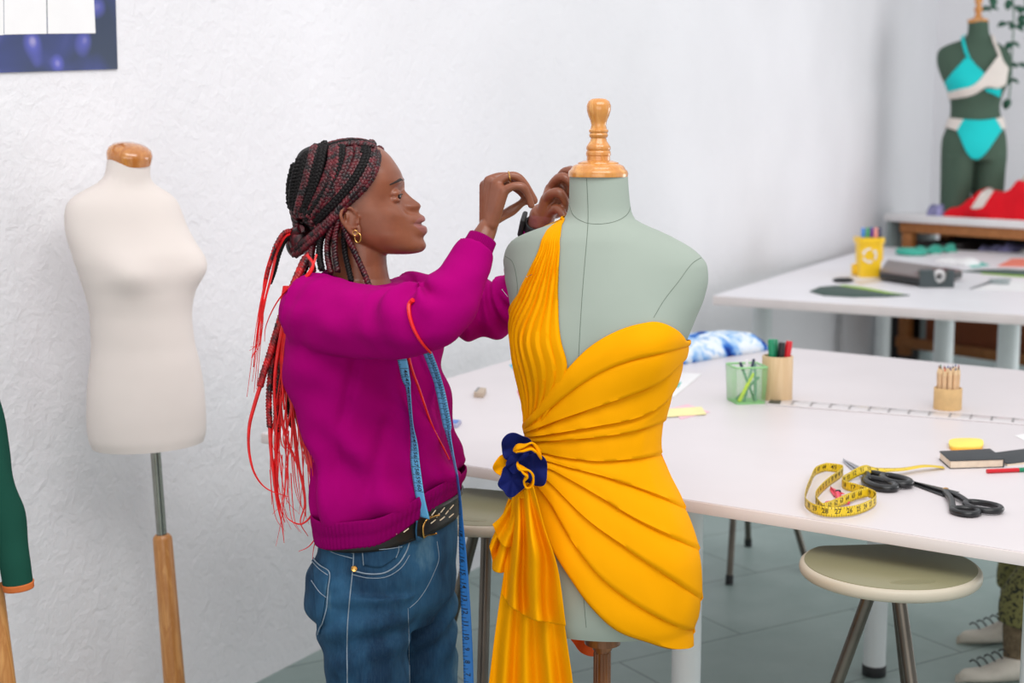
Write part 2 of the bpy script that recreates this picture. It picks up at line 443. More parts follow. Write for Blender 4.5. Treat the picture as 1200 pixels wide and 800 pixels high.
MB().lathe([(r*s, nk.z + (206 - y)*s) for y, r in
     [(209, 30), (208, 34.6), (204, 35), (201, 34), (199, 31.5), (197.5, 31), (195, 29), (193, 24), (191.5, 23.5), (190, 19), (189, 15)]], (nk.x, 2.54, 0), 40).build('neck_cap', M['finialwood'], ft)
MB().lathe([(r*s, nk.z + (206 - y)*s) for y, r in
     [(191, 13.6), (184, 13.6), (183.5, 14.2), (181, 14.6), (178.5, 14.0), (178, 13.4), (176, 14.2), (173.5, 14.2), (171, 12.6), (167, 9.8), (163.5, 9.0), (162, 10.6), (160, 11.2), (158.5, 10.3), (157.5, 10.2), (156, 11.4), (154, 11.2), (153, 9.6),
      (149, 8.6), (144, 9.6), (138, 12.2), (132, 13.9), (126, 14.1), (121.5, 12.2), (118.8, 8.6), (118, 4), (118.4, .3)]], (nk.x, 2.54, 0), 40).build('finial', M['finialwood'], ft)
def seam(pts, name='seam', r=.0005, tree=FB, mat='seam', par=None, n=60):
    return MB().tube([hit(tree, x, y, .0002) for x, y in cr(pts, n)], r, 6).build(name, M[mat], par)
seam([(687.5, 209), (689, 240), (689, 262), (686, 300), (682, 350), (678, 420), (676, 470)], par=form_o)
seam([(667, 240), (672, 252), (684, 260), (700, 262.5), (722, 259), (735, 251), (740, 240)], par=form_o, name='neck_seam')
seam([(825, 300), (812, 308), (795, 330), (778, 352), (766, 372)], par=form_o, name='armhole_seam')
seam([(592, 300), (600, 306), (606, 330), (606, 350)], par=form_o, name='armhole_seam')
seam([(683, 690), (687, 735)], par=form_o, n=12)
# turned column and feet of the stand
pc = P(706, 742, 2.54)
MB().lathe([(.001, .70), (.034, .70), (.034, .715), (.034, .735), (.02, .737)], (pc.x, 2.54, 0), 32).build('mount_plate', M['standwood'], ft)
z0 = pc.z
prof = [(.006, .085), (.02, .09), (.030, .11), (.032, .14), (.022, .17), (.016, .2), (.016, .52), (.022, .535), (.024, .55), (.016, .56), (.0145, .565), (.0145, z0-.035), (.0185, z0-.03), (.0185, z0-.024), (.022, z0-.018), (.027, z0-.008), (.028, z0-.002), (.022, z0+.0)]
colm = MB().lathe(prof, (pc.x, 2.54, 0), 36).build('stand_pole', M['standwood'], ft)
fl = MB()
for k in range(14):
    a = 2*math.pi*k/14; fl.tube([(pc.x + .0147*math.cos(a), 2.54 + .0147*math.sin(a), .57), (pc.x + .0147*math.cos(a), 2.54 + .0147*math.sin(a), z0-.036)], .0018, 6)
fl.build('fluting', M['standwood'], colm)
for k in range(3):
    a = math.radians(90 + 120*k); dr = V((math.cos(a), math.sin(a), 0)); c0 = V((pc.x, 2.54, 0))
    MB().caps([c0 + dr*.02 + V((0, 0, .12)), c0 + dr*.12 + V((0, 0, .10)), c0 + dr*.22 + V((0, 0, .045)), c0 + dr*.27 + V((0, 0, .018))], [.017, .018, .016, .017], 12).build('leg', M['standwood'], ft)

# ---------------------------------------------------------------- the dress, draped over the form
dt = thing('evening_dress', 'mustard yellow one-shoulder draped dress pinned on the green form', 'dress', (P(680, 500, 2.45).x, 2.45, 0))
def curve_tz(pts, ext=None, n=60, ne=0):
    q = [FORM.tz(x, y) for x, y in cr(pts, n)]
    # keep the angle running on past the outline
    if ext:
        th, z = q[-1]; q = q + [(lerp(th, ext[0], i/ne), lerp(z, ext[1], sstep(0, 1, i/ne)*.5 + .5*i/ne)) for i in range(1, ne+1)]
    return q
def sheet_tz(curves, hfun, sub=10, base=.004, noise_amp=.0012):
    """surface through a family of (angle, height) curves; hfun(k, t, u) raises folds"""
    nC = len(curves); nU = len(curves[0]); cols = []
    for j in range(nU):
        f = pchip([(k, curves[k][j][0], curves[k][j][1]) for k in range(nC)]); col = []
        for k in range(nC-1):
            for i in range(sub):
                t = i/sub
                if i == 0 and k > 0:
                    th, z = f(k - .0); col.append(FORM.pt(th, z, base + hfun(k-1, 1.0, j/(nU-1))))
                    th, z = f(k + .075); col.append(FORM.pt(th, z, base + hfun(k, 0.0, j/(nU-1))))
                else:
                    th, z = f(k + t); nz = noise.noise(V((th*5, z*14, k))) * noise_amp
                    col.append(FORM.pt(th, z, base + hfun(k, t, j/(nU-1)) + nz))
        th, z = f(nC-1); col.append(FORM.pt(th, z, base*.6)); cols.append(col)
    return MB().grid(cols)
R180 = math.pi
# --- shoulder panel of narrow pleats
Lp = [(657, 256), (645, 275), (628, 304), (612, 340), (602, 370), (601, 395), (605, 430), (613, 465), (621, 492), (625, 508)]
Rp = [(663.5, 255), (659, 275), (656, 305), (655, 340), (657, 372), (661, 400), (667, 428), (660, 455), (645, 485), (634, 510)]
lq = [FORM.tz(x, y) for x, y in cr(Lp, 90)]; rq = [FORM.tz(x, y) for x, y in cr(Rp, 90)]
def sm(q, it=10):
    for _ in range(it): q = [q[0]] + [tuple((a + 2*b + c)/4 for a, b, c in zip(q[i-1], q[i], q[i+1])) for i in range(1, len(q)-1)] + [q[-1]]
    return q
lq, rq = sm(lq, 30), sm(rq, 6)
NP = 9; rows = []
for j in range(90):
    u = j/89; row = []
    wrap = sstep(.34, .72, u) * .75            # below the armhole the panel runs on round the side
    (t0, z0_), (t1, z1_) = lq[j], rq[j]
    w_ = abs(t1 - t0)
    for i in range(NP*8 + 1):
        v = i/(NP*8); fr = (v*NP) % 1.0
        amp = .0062 * sstep(0, .38, u) * (1 - .35*sstep(.85, 1, u))
        # knife pleat: slow rise, sharp drop; edges wander a little
        fr2 = (fr + .12*noise.noise(V((u*5, int(v*NP)*3.1, 0)))) % 1.0
        h = amp * (fr2**.7 if fr2 < .84 else max(0, (1-fr2)/.16)**1.5)
        row.append(FORM.pt(lerp(t0, t1, v**1.0), lerp(z0_, z1_, v), .0035 + h + .010*gauss(u-1, .12)))
    ext = [FORM.pt(t0 - wrap*(8-i)/8*1.6, z0_, .0035 + .002*(i % 2)*sstep(.5, .7, u)) for i in range(8)]
    rows.append(ext + row)
solid(MB().grid(rows).build('pleated_shoulder_panel', M['yellow'], dt, 75), .0012, 0)
# gathers over the shoulder to the back
rows = []
for j in range(24):
    u = j/23; th0, z_ = lq[0]; th1 = rq[0][0]
    row = []
    for i in range(17):
        v = i/16; a0 = lerp(th0, th1, v); th = lerp(a0, math.radians(-205) + .5*v, u); zz = lerp(z_, z_ - .18, u*u) + .012*math.sin(math.pi*min(1, u*1.5))
        row.append(FORM.pt(th, zz, .005 + .002*(i % 2)))
    rows.append(row)
solid(MB().grid(rows).build('shoulder_strap', M['yellow'], dt, 75), .0012, 0)
# --- wrapped front: fold lines fan out from the flower
S0 = (626, 506)
folds = [
 [(621, 500), (640, 467), (664, 435), (690, 407), (718, 389), (748, 378), (768, 376), (786, 385), (799, 399)],
 [(622, 505), (645, 480), (676, 452), (708, 431), (740, 417), (770, 409), (801, 405)],
 [(623, 508), (650, 494), (690, 478), (730, 463), (765, 446), (797, 421)],
 [(624, 512), (660, 505), (700, 497), (740, 488), (770, 472), (790, 448)],
 [(626, 517), (660, 514), (700, 510), (740, 503), (778, 491)],
 [(632, 526), (660, 533), (700, 538), (740, 535), (781, 527)],
 [(634, 533), (665, 544), (705, 555), (750, 571), (803, 595)],
 [(635, 538), (662, 554), (698, 576), (740, 603), (814, 642)],
 [(634, 544), (656, 570), (690, 606), (735, 640), (780, 672), (817, 702)],
 [(630, 552), (648, 585), (672, 630), (704, 672), (745, 704), (782, 726), (814, 742)],
 [(617, 566), (630, 602), (648, 642), (668, 676), (692, 710), (722, 738), (758, 752), (786, 760), (806, 757)],
]
ext = [(4.75, P(640, 430, 2.54).z), (4.75, P(640, 445, 2.54).z), (4.75, P(640, 460, 2.54).z), (4.75, P(640, 476, 2.54).z), (4.75, P(640, 495, 2.54).z), (4.75, P(640, 520, 2.54).z),
       (4.75, P(640, 560, 2.54).z), (4.75, P(640, 600, 2.54).z), (4.75, P(640, 640, 2.54).z), (4.75, P(640, 680, 2.54).z), (4.75, P(640, 712, 2.54).z)]
famp = [.006, .010, .011, .009, .008, .008, .009, .009, .008, .006]
curves = [curve_tz(f_, e_, 70, 46) for f_, e_ in zip(folds, ext)]
def hf(k, t, u):
    uu = u * 115/69.0
    fade = sstep(0, .10, uu) * (1 - .55*sstep(.75, 1.0, uu)) * (1 - .6*sstep(1.0, 1.3, uu))
    a = famp[min(k, 9)] * fade
    tt = t**1.8
    belly = .007 * math.sin(math.pi*t) * fade
    hip = .010 * sstep(5, 8, k + t) * sstep(.5, .95, uu) * (1 - .5*sstep(1.0, 1.4, uu))
    return a * tt + belly * .6 + hip + .012 * (1 - sstep(0, .16, uu))
wrap_o = sheet_tz(curves, hf, 10, .006, .0022).build('wrapped_front', M['yellow'], dt, 70)
solid(wrap_o, .0015, -1)
# --- cascade under the flower, cowl and train: free-hanging cloth
def hang(name, top, bottom, left, right, Yl, Yr, waves, amp, nu=90, nv=60, phase=0.0, cowl=0.0, seed=0, mat='yellow', par=None, sharp=1.0):
    T = cr(top, nu); B = cr(bottom, nu); Lc = cr(left, nv); Rc = cr(right, nv); rows = []
    for j in range(nv):
        v = j/(nv-1); row = []
        for i in range(nu):
            u = i/(nu-1)
            x = (1-v)*T[i][0] + v*B[i][0] + (1-u)*Lc[j][0] + u*Rc[j][0] - ((1-u)*(1-v)*T[0][0] + u*(1-v)*T[-1][0] + (1-u)*v*B[0][0] + u*v*B[-1][0])
            y = (1-v)*T[i][1] + v*B[i][1] + (1-u)*Lc[j][1] + u*Rc[j][1] - ((1-u)*(1-v)*T[0][1] + u*(1-v)*T[-1][1] + (1-u)*v*B[0][1] + u*v*B[-1][1])
            ph = 2*math.pi*(waves*u + phase) + .8*noise.noise(V((u*3, v*2, seed)))
            w_ = math.sin(ph); w_ = math.copysign(abs(w_)**sharp, w_)
            a = amp * (.35 + .65*sstep(0, .5, v)) * (1 - .5*gauss(u, .08)) * (1 - .5*gauss(u-1, .08))
            Y = lerp(Yl, Yr, u) - a*w_ - cowl*math.sin(math.pi*u)*math.sin(math.pi*min(1, v*1.05))**2 + .004*noise.noise(V((u*4, v*5, seed+5)))
            row.append(P(x, y, Y))
        rows.append(row)
    o = MB().grid(rows).build(name, M[mat], par or dt, 0); solid(o, .0013, 0); return o
hang('cascade_ruffle', [(596, 584), (602, 586), (608, 588)], [(573.5, 640), (577, 655), (578, 668), (588, 671), (598, 664), (606, 655)],
     [(596, 584), (588, 606), (578, 628), (573.5, 640)], [(608, 588), (610, 612), (608, 636), (606, 655)], 2.505, 2.47, 2.2, .016, 60, 40, .1, 0, 3)
hang('cascade_ruffle', [(600, 585), (606, 587), (613, 589)], [(577, 614), (590, 640), (600, 640), (612, 634)],
     [(600, 585), (592, 598), (584, 608), (577, 614)], [(613, 589), (615, 606), (614, 622), (612, 634)], 2.485, 2.455, 2.0, .010, 50, 34, .3, 0, 8)
cow = hang('cowl_drape', [(601, 572), (609, 575), (617, 573), (625, 570)], [(588, 696), (598, 710), (607, 716), (616, 722), (628, 727), (640, 729), (663, 733)],
     [(601, 572), (598, 610), (592, 655), (588, 696)], [(625, 570), (638, 618), (653, 664), (663, 733)], 2.475, 2.390, 2.5, .024, 130, 80, .62, .030, 1, sharp=.8)
bl, br_ = Pz(548, 1060, .004), Pz(690, 1070, .004)
hang('train', [(594, 650), (610, 660), (630, 668), (655, 672)], [(538, 1085), (580, 1092), (640, 1096), (690, 1090)],
     [(594, 650), (586, 700), (579, 750), (573, 800), (556, 930), (538, 1085)], [(655, 672), (662, 735), (667, 770), (671, 800), (680, 930), (690, 1090)], 2.515, 2.425, 3.6, .016, 100, 80, .55, 0, 11)
# orange underside of the back hem, glimpsed behind the stand
hang('back_hem_lining', [(655, 715), (690, 718), (725, 720), (790, 722)], [(655, 738), (668, 748), (682, 765), (697, 768), (704, 742), (740, 740), (790, 742)],
     [(655, 715), (655, 738)], [(790, 722), (790, 742)], 2.63, 2.64, 4, .008, 70, 20, 0, 0, 21, 'lining')
# ---------------------------------------------------------------- flower
def petal(px, py, Y, rx, ry, rot, lobes, wav, tilt=(0, 0), cup=.3, mat='navy', seed=0, name='petal', par=None):
    """ruffled round petal facing the room; rx, ry in photo pixels"""
    c = P(px, py, Y); k = mpp(Y); rows = []; n = 64
    for i in range(15):
        r = i/14; row = []
        for j in range(n):
            a = 2*math.pi*j/n
            rr = r * (1 + .10*math.cos(lobes*a + seed) * r)
            x, y = rx*k*rr*math.cos(a), ry*k*rr*math.sin(a)
            d = -cup*rx*k*r*r + wav*k*r**2*math.sin((lobes+1)*a + seed*2.1) + 1.6*k*noise.noise(V((x/k/9, y/k/9, seed)))*r
            cx, sx = math.cos(rot), math.sin(rot)
            X, Z = x*cx - y*sx, x*sx + y*cx
            row.append(c + V((X, d + X*tilt[0] + Z*tilt[1], Z)))
        rows.append(row)
    o = MB().grid(rows, cv=True).build(name, M[mat], par or dt, 0); return solid(o, .0012, 0)
fl_root = petal(611, 546, 2.462, 20, 22, 0, 4, 3, (0, 0), .1, 'navy', 9.5, 'flower')
petal(604, 522, 2.448, 18.5, 17, .5, 3, 3.0, (.15, -.35), .25, 'navy', 1.2, par=fl_root)
petal(626, 549, 2.430, 17, 19, .2, 3, 5.0, (-.2, .2), .3, 'navy', 4.0, par=fl_root)
petal(600, 562, 2.432, 15.5, 17.5, .1, 5, 3.2, (.3, .45), .3, 'navy', 2.6, par=fl_root)
petal(606, 540, 2.438, 15, 9, .6, 3, 5.0, (.1, .5), .2, 'navy', 6.3, par=fl_root)
petal(590, 545, 2.452, 11.5, 13, .3, 3, 3, (.5, .1), .2, 'yellow', 3.3, par=fl_root)
petal(612, 574, 2.445, 12, 7.5, .1, 3, 3, (0, .3), .2, 'yellow', 5.1, par=fl_root)
def ruffle(pts, Y, wpx, name='ruffle'):
    pp = cr([(x, y, d) for x, y, d in pts], 50); k = mpp(Y); rows = []
    for i, (x, y, d) in enumerate(pp):
        c = P(x, y, Y + d); nx = pp[min(i+1, 49)]; pv = pp[max(i-1, 0)]
        rows.append([c + V((0, t*wpx*k, t*wpx*k*.25*math.sin(i*.35))) for t in (-.5, -.25, 0, .25, .5)])
    o = MB().grid(rows).build(name, M['yellow'], fl_root, 0); return solid(o, .0035, 0)
ruffle([(602, 528, .004), (606, 524, -.006), (614, 522, -.012), (624, 519, -.010), (629, 524, -.004), (633, 531, 0), (634, 537, .004), (629, 530, -.010), (622, 524, -.012), (612, 527, -.012), (604, 530, -.004)], 2.418, 13)
ruffle([(606, 542, .002), (608, 547, -.008), (614, 549, -.012), (621, 552, -.012), (625, 558, -.008), (623, 568, -.004), (617, 571, -.002), (614, 564, -.006), (618, 556, -.012), (613, 552, -.012), (607, 546, -.006)], 2.412, 13)
# pins at the neck end of the panel and on the pleats
for a, b in (((649, 258), (653, 262)), ((596, 338), (602, 347)), ((622, 325), (628, 322)), ((712, 716), (722, 724)), ((615, 540), (620, 546))):
    pa, pb = hit(FB, *a, .012), hit(FB, *b, .012)
    m = MB().tube([pa, pb], .0005, 6); m.ball(pa, .0012, 6); m.build('dressmaking_pin', M['pin'], dt)
# ---------------------------------------------------------------- stools
sx = P(1043, 660, 2.62)
make_stool('round-fronted greige stool tucked under the near edge of the cutting table', .83, .171, (sx.x, 2.62, 0), math.radians(5), nlegs=3)
s2 = P(572, 600, 3.06)
make_stool('greige stool between the woman and the yellow dress, half hidden by the tape', .83, .18, (s2.x, 3.06, 0), math.radians(-20), nlegs=3)
s3 = foot(872, 672)
make_stool('stool on the far side of the cutting table, only its legs showing', .80, .17, (s3.x, s3.y + .12, 0), math.radians(28), nlegs=4)
# ================================================================ the woman
def skin_mat(name, face=True):
    t = NT(name); v = t.co(); f = t.noise(v, 30, 4)
    base = t.ramp(f, [(.3, (124, 69, 45)), (.7, (141, 82, 56))])
    at = t.n('ShaderNodeAttribute'); at.attribute_name = 'lips'
    c = t.mix(at.outputs['Fac'], base, (142, 86, 80))
    t.col(c); t.bump(t.noise(v, 700, 2), .12, .0006)
    t.b.inputs['Subsurface Radius'].default_value = (.012, .004, .002); t.b.inputs['Subsurface Scale'].default_value = .3
    return t.set(.36, spec=.55, sss=.06)
M['skin'] = skin_mat('deep_brown_skin')
M['knit'] = None
def knit_mat(name, c):
    t = NT(name); v = t.co(); f = t.noise(v, 6, 4)
    t.col(t.ramp(f, [(.3, tuple(x*.95 for x in c)), (.7, tuple(min(255, x*1.05) for x in c))]))
    n = t.bump(t.noise(v, 14, 3, .5), .25, .008); t.bump(t.noise(v, 1100, 2), .25, .0007, n); return t.set(.9, spec=.06, sheen=0)
M['knit'] = knit_mat('magenta_fine_knit', (158, 0, 105))
def rib_mat(name, c, freq):
    t = NT(name); v = t.co(kind='UV'); w = t.n('ShaderNodeTexWave'); w.wave_type = 'BANDS'; w.bands_direction = 'X'; w.inputs['Scale'].default_value = freq
    t.l(v, w.inputs['Vector']); t.col(c); t.bump(w.outputs['Fac'], .5, .002); return t.set(.85, spec=.15, sheen=.25)
M['rib'] = knit_mat('magenta_rib_knit', (138, 0, 92))
def denim_mat(name, light, dark, worn):
    t = NT(name); v = t.co((1, 1, .45)); f = t.noise(v, 9, 5, .6); g = t.noise(t.co((1, 1, .06)), 500, 2)
    c = t.ramp(f, [(.36, dark), (.58, light), (.74, worn)])
    c = t.mix(t.ramp(g, [(.4, (0, 0, 0)), (.7, (70, 70, 70))]), c, worn)
    t.col(c); n = t.bump(t.noise(t.co((1, 1, 1.6)), 16, 3), .25, .006); t.bump(g, .2, .0006, n); return t.set(.8, spec=.2)
M['denim'] = denim_mat('washed_blue_denim', (42, 84, 116), (14, 42, 68), (96, 130, 148))
M['stitch'] = plain('pale_seam_stitching', (126, 140, 154), .8, .1, 60, .1)
M['brass'] = plain('gold_metal', (214, 164, 92), .25, .05, 20, 0, metal=1)
M['leather'] = plain('black_leather', (22, 20, 20), .42, .2, 60, .2)
M['eyelet'] = plain('cream_lacing', (226, 208, 178), .6, .05, 20, 0)
M['hairblack'] = plain('black_hair', (15, 11, 12), .5, .3, 80, .3, 400, spec=.2)
def hairmat(name, a, b, sc=70):
    t = NT(name); v = t.co(); t.col(t.ramp(t.noise(v, sc, 3, .6), [(.40, a), (.66, b)])); t.bump(t.noise(v, 500, 2), .3, .001); return t.set(.42)
M['hairwine'] = hairmat('wine_black_braid_hair', (22, 9, 13), (104, 20, 32))
M['hairred'] = plain('bright_red_hair_extension', (222, 16, 20), .4, .08, 60, .1)
M['hairmix'] = hairmat('red_and_black_braid_hair', (44, 10, 16), (206, 20, 26), 45)
M['eyewhite'] = plain('eye_white', (188, 176, 166), .2, .02, 10, 0)
M['iris'] = plain('dark_brown_iris', (36, 20, 14), .12, .1, 60, 0)
M['brow'] = plain('black_brow_hair', (40, 25, 20), .7, .1, 90, .2)
M['screen'] = plain('dark_watch_glass', (26, 22, 34), .12, .05, 10, 0)
WY = 2.65
person = thing('person', 'woman with red and wine braids in a magenta sweater and jeans, fitting the dress', 'person', (P(440, 600, WY).x, WY, 0))
# ---------------------------------------------------------------- head
fb = pchip([(167, 418, 388, .004), (168.2, 432, 380, .022), (171, 441, 366, .038), (176, 450, 356, .051), (182, 456.5, 351, .059), (193, 464.5, 347, .066), (204, 470.5, 345, .070), (213, 472.5, 345, .071), (223, 471, 346, .0705), (230, 470.5, 345.5, .070),
            (240, 474, 346, .0685), (247, 479, 348, .067), (253, 483.5, 352, .065), (260, 486, 359, .063), (268, 488, 368, .0605), (275, 489.5, 386, .0575), (282, 492, 400, .053), (288, 493.5, 416, .047), (293, 491.5, 432, .038), (296.5, 484, 446, .024), (297.6, 476, 456, .008)])
nose = pchip([(208, 0), (213, 1.4), (218, 2.4), (223, 4.0), (229, 10), (234.4, 15.6), (238, 18.6), (240.5, 19.2), (243.5, 16.5), (246, 11.5), (248, 7.5), (250.5, 4), (254, 0)])
nsig = pchip([(208, .007), (223, .0065), (229, .0085), (238, .0125), (244, .0135), (250, .008)])
mou = pchip([(244, 0), (247, 3), (250, 6.2), (252, 10), (254, 13.5), (257, 13.6), (259.5, 11.5), (261.6, 6.5), (263.6, 9), (266, 12.3), (270, 12.6), (273.5, 10.8), (276.5, 7.2), (280, 5), (284, 5.6), (288, 6), (292, 5.5), (295, 5), (297, 3)])
msig = pchip([(244, .012), (252, .017), (262, .021), (272, .019), (278, .017), (286, .021), (297, .022)])
kp = mpp(WY) / cT
def headp(py, a, off=0.0, detail=True):
    """a: angle from the face midline; + is the far side"""
    xf, xb, w = fb(py); xc = lerp(xf, xb, .52); ca, sa = math.cos(a), math.sin(a)
    e = 2.45 if ca > 0 else 2.1
    e = lerp(2.0, e, sstep(172, 200, py))
    X = math.copysign(abs(ca)**(2/e), ca) * ((xf - xc) if ca > 0 else (xc - xb)); y = math.copysign(abs(sa)**(2/e), sa) * w
    if off:
        X += off/kp*ca; y += off*sa
    x = xc + X
    if detail and ca > 0:
        x += nose(py)[0] * gauss(y, nsig(py)[0]) + 4.2*gauss(abs(y) - .0140, .0060)*gauss(py - 241.0, 3.6)*sstep(0, .2, ca)
        x -= 1.0*gauss(abs(y) - .022, .006)*gauss(py - 245, 5)
        x -= 2.2*gauss(py - 262.2, 1.3)*sstep(.028, .016, abs(y)) if abs(y) < .03 else 0
        x += mou(py)[0] * math.exp(-abs(y/msig(py)[0])**2.6)
        x -= 4.2*gauss(abs(y) - .029, .0155)*gauss(py - 227.5, 8.5)          # eye sockets
        x += 1.8*gauss(abs(y) - .030, .017)*gauss(py - 212, 5)              # brow bones
        x += 1.8*gauss(abs(y) - .043, .017)*gauss(py - 247, 10)              # cheek bones
    q = P(x, py, WY); return V((q.x, WY + y, q.z))
hm = MB(); lev = [167.0, 167.6] + [168.2 + (297.6-168.2)*i/150 for i in range(151)]
hm.grid([[headp(y, 2*math.pi*k/160) for k in range(160)] for y in lev], cv=True, cap=True)
bdy = hm
# neck and the trunk under the clothes
def W(px, py, dy=0.0): return P(px, py, WY + dy)
def oval(c, a, b, yaw, n=40, tilt=0.0, e=2.0, tilt2=None):
    """ring with half width a across and half depth b along the facing direction"""
    f = V((math.cos(yaw), -math.sin(yaw), 0)); r = V((-math.sin(yaw), -math.cos(yaw), 0)); out = []
    for k in range(n):
        t = 2*math.pi*k/n; ct, st = math.cos(t), math.sin(t)
        p = f*(math.copysign(abs(ct)**(2/e), ct)*b) + r*(math.copysign(abs(st)**(2/e), st)*a); p.z += (tilt if p.x > 0 or tilt2 is None else tilt2)*p.x; out.append(V(c) + p)
    return out
YAW = math.radians(40)
nk_rows = [(252, 408, .045, .052), (266, 411, .046, .053), (280, 416, .047, .053), (295, 420, .048, .053), (310, 420, .050, .054), (325, 420, .056, .058), (338, 420, .075, .066), (350, 422, .115, .070)]
bdy.grid([oval(W(x, y), a, b, math.radians(15), 40) for y, x, a, b in nk_rows], cv=True, cap=True)
TR = pchip([(330, 424, .085, .058), (337, 423, .118, .066), (346, 423, .148, .078), (358, 424, .166, .090), (375, 426, .172, .099), (400, 428, .172, .108), (430, 430, .172, .112), (450, 433, .171, .113), (500, 444, .166, .110),
            (540, 453, .163, .105), (565, 457, .165, .103), (584, 458, .163, .101), (596, 457.5, .156, .098), (604, 456, .150, .096), (634, 455, .150, .100), (660, 449, .158, .112), (690, 447, .160, .116), (720, 448, .158, .112)])
bdy.grid([oval(W(TR(y)[0], y), TR(y)[1]*.76, TR(y)[2]*.76, YAW, 40) for y in range(342, 720, 8)], cv=True, cap=True)
# arms
R_ARM = [(366, 366, -.10, .046), (410, 374, -.15, .046), (455, 378, -.21, .042), (489, 374, -.255, .038), (516, 364, -.262, .035), (532, 338, -.247, .031), (548, 312, -.224, .027), (560, 290, -.208, .0215), (568, 274, -.198, .0190), (572, 266, -.195, .0170)]
L_ARM = [(480, 352, .11, .044), (530, 360, .15, .042), (575, 362, .16, .038), (607, 350, .14, .034), (619, 312, .09, .028), (627, 280, .045, .022), (631, 262, .025, .0205), (634, 252, .015, .022)]
def armtube(A, n=40, k=1.0, ends=(0, 1)):
    q = cr([(W(x, y, d).x, W(x, y, d).y, W(x, y, d).z, r) for x, y, d, r in A], n)
    return [V(p[:3]) for p in q], [p[3]*k for p in q]
for A in (R_ARM, L_ARM):
    p, r = armtube(A); bdy.caps(p, r, 20)
# legs, inside the jeans
HIP = [(-.092, 'near'), (.092, 'far')]
LEGN = [(432, 686, -.07, .080), (427, 735, -.075, .073), (431, 800, -.08, .062), (436, 900, -.08, .048), (438, 1000, -.07, .046), (440, 1100, -.05, .036), (440, 1170, -.04, .030)]
LEGF = [(480, 686, .055, .078), (486, 735, .068, .071), (492, 800, .075, .060), (496, 900, .08, .047), (498, 1000, .08, .045), (496, 1085, .09, .035), (494, 1148, .10, .030)]
for A in (LEGN, LEGF):
    p, r = armtube(A, 40, .90); bdy.tube(p, r, 18)
# ear (near and far): rim, inner fold, lobe and plate
def ear(side):
    yy = -.0665 if side < 0 else .0665
    def E(x, y, o): q = P(x, y, WY); return V((q.x, WY + yy + side*o, q.z))
    bdy.caps(crv([E(423, 256, .002), E(421.5, 248, .006), E(416, 241.5, .010), E(408.5, 242, .014), (E(405.5, 249, .016)), E(408, 258, .014), E(413, 265, .011), E(418, 271, .008), E(423, 273, .006), E(426, 269, .004), E(425, 263, .003)], 40), .0034, 10)
    bdy.caps(crv([E(411, 247, .009), E(412.5, 252, .011), E(412, 258, .010), E(416, 264, .008), E(421, 264, .006)], 20), .0022, 8)
    bdy.caps([E(424, 253, .002), E(424.5, 259, .004)], .0032, 8)
    bdy.ball(E(421, 269.5, .004), (.0055, .003, .0055), 10)
    bdy.ball(E(414, 256, .004), (.0155, .0058, .0235), 12)
ear(-1); ear(1)
# eyelids around the eyeballs
def eye_c(side): q = P(464.3, 228.8, WY); return V((q.x, WY + side*.0305, q.z))
for sd in (-1, 1):
    c = eye_c(sd)
    bdy.ball(c + V((-.0010, 0, .0044)), (.0128, .0150, .0094), 14)
    bdy.ball(c + V((-.0014, 0, -.0066)), (.0122, .0150, .0080), 14)
# ---------------------------------------------------------------- hands
def finger(pts, r0, r1, n=22):
    q = crv(pts, n); bdy.caps(q, [lerp(r0, r1, i/(n-1))*(1 + .07*math.cos(2*math.pi*i/(n-1)*2)) for i in range(n)], 12)
def hand_pts(lst): return [W(x, y, d) for x, y, d in lst]
# right hand: back of the hand to the room, fingers bent forward over the pin
def palm(wr, kn, rw, rk):
    """flat block from the wrist to the knuckle row: hull of tubes"""
    for i in range(len(kn)):
        w_ = wr[i]; k_ = kn[i]
        q = crv([w_, w_.lerp(k_, .5), k_], 12); bdy.caps(q, [lerp(rw, rk, j/11) for j in range(12)], 12)
    for i in range(len(kn)-1):
        for t in (.35, .5, .65):
            bdy.caps([wr[i].lerp(wr[i+1], t), wr[i].lerp(wr[i+1], t).lerp(kn[i].lerp(kn[i+1], t), .5), kn[i].lerp(kn[i+1], t)], [rw, (rw+rk)/2, rk*.92], 12)
rw_ = hand_pts([(577, 262, -.205), (574, 261, -.198), (571, 260, -.190), (569, 260, -.183)])
rk_ = hand_pts([(590, 224, -.218), (581, 215, -.204), (573, 212, -.188), (568, 217, -.172)])
palm(rw_, rk_, .0115, .0095)
finger([rk_[0]] + hand_pts([(602, 218, -.222), (612, 219, -.222), (619, 229, -.217), (622.5, 240, -.212)]), .0082, .0060)
finger([rk_[1]] + hand_pts([(594, 207, -.206), (604, 206.5, -.205), (615, 216, -.202), (623, 229, -.199), (626, 235, -.198)]), .0088, .0063)
finger([rk_[2]] + hand_pts([(586, 207, -.186), (600, 208, -.182), (613, 218, -.182), (621, 230, -.184), (624, 235, -.185)]), .0090, .0064)
finger([rk_[3]] + hand_pts([(580, 213, -.166), (595, 215, -.162), (607, 222, -.165), (616, 232, -.172), (619, 236, -.175)]), .0088, .0064)
finger(hand_pts([(580, 256, -.182), (592, 251, -.170), (602, 245, -.166), (611, 238, -.170), (617, 234, -.174)]), .0110, .0066)
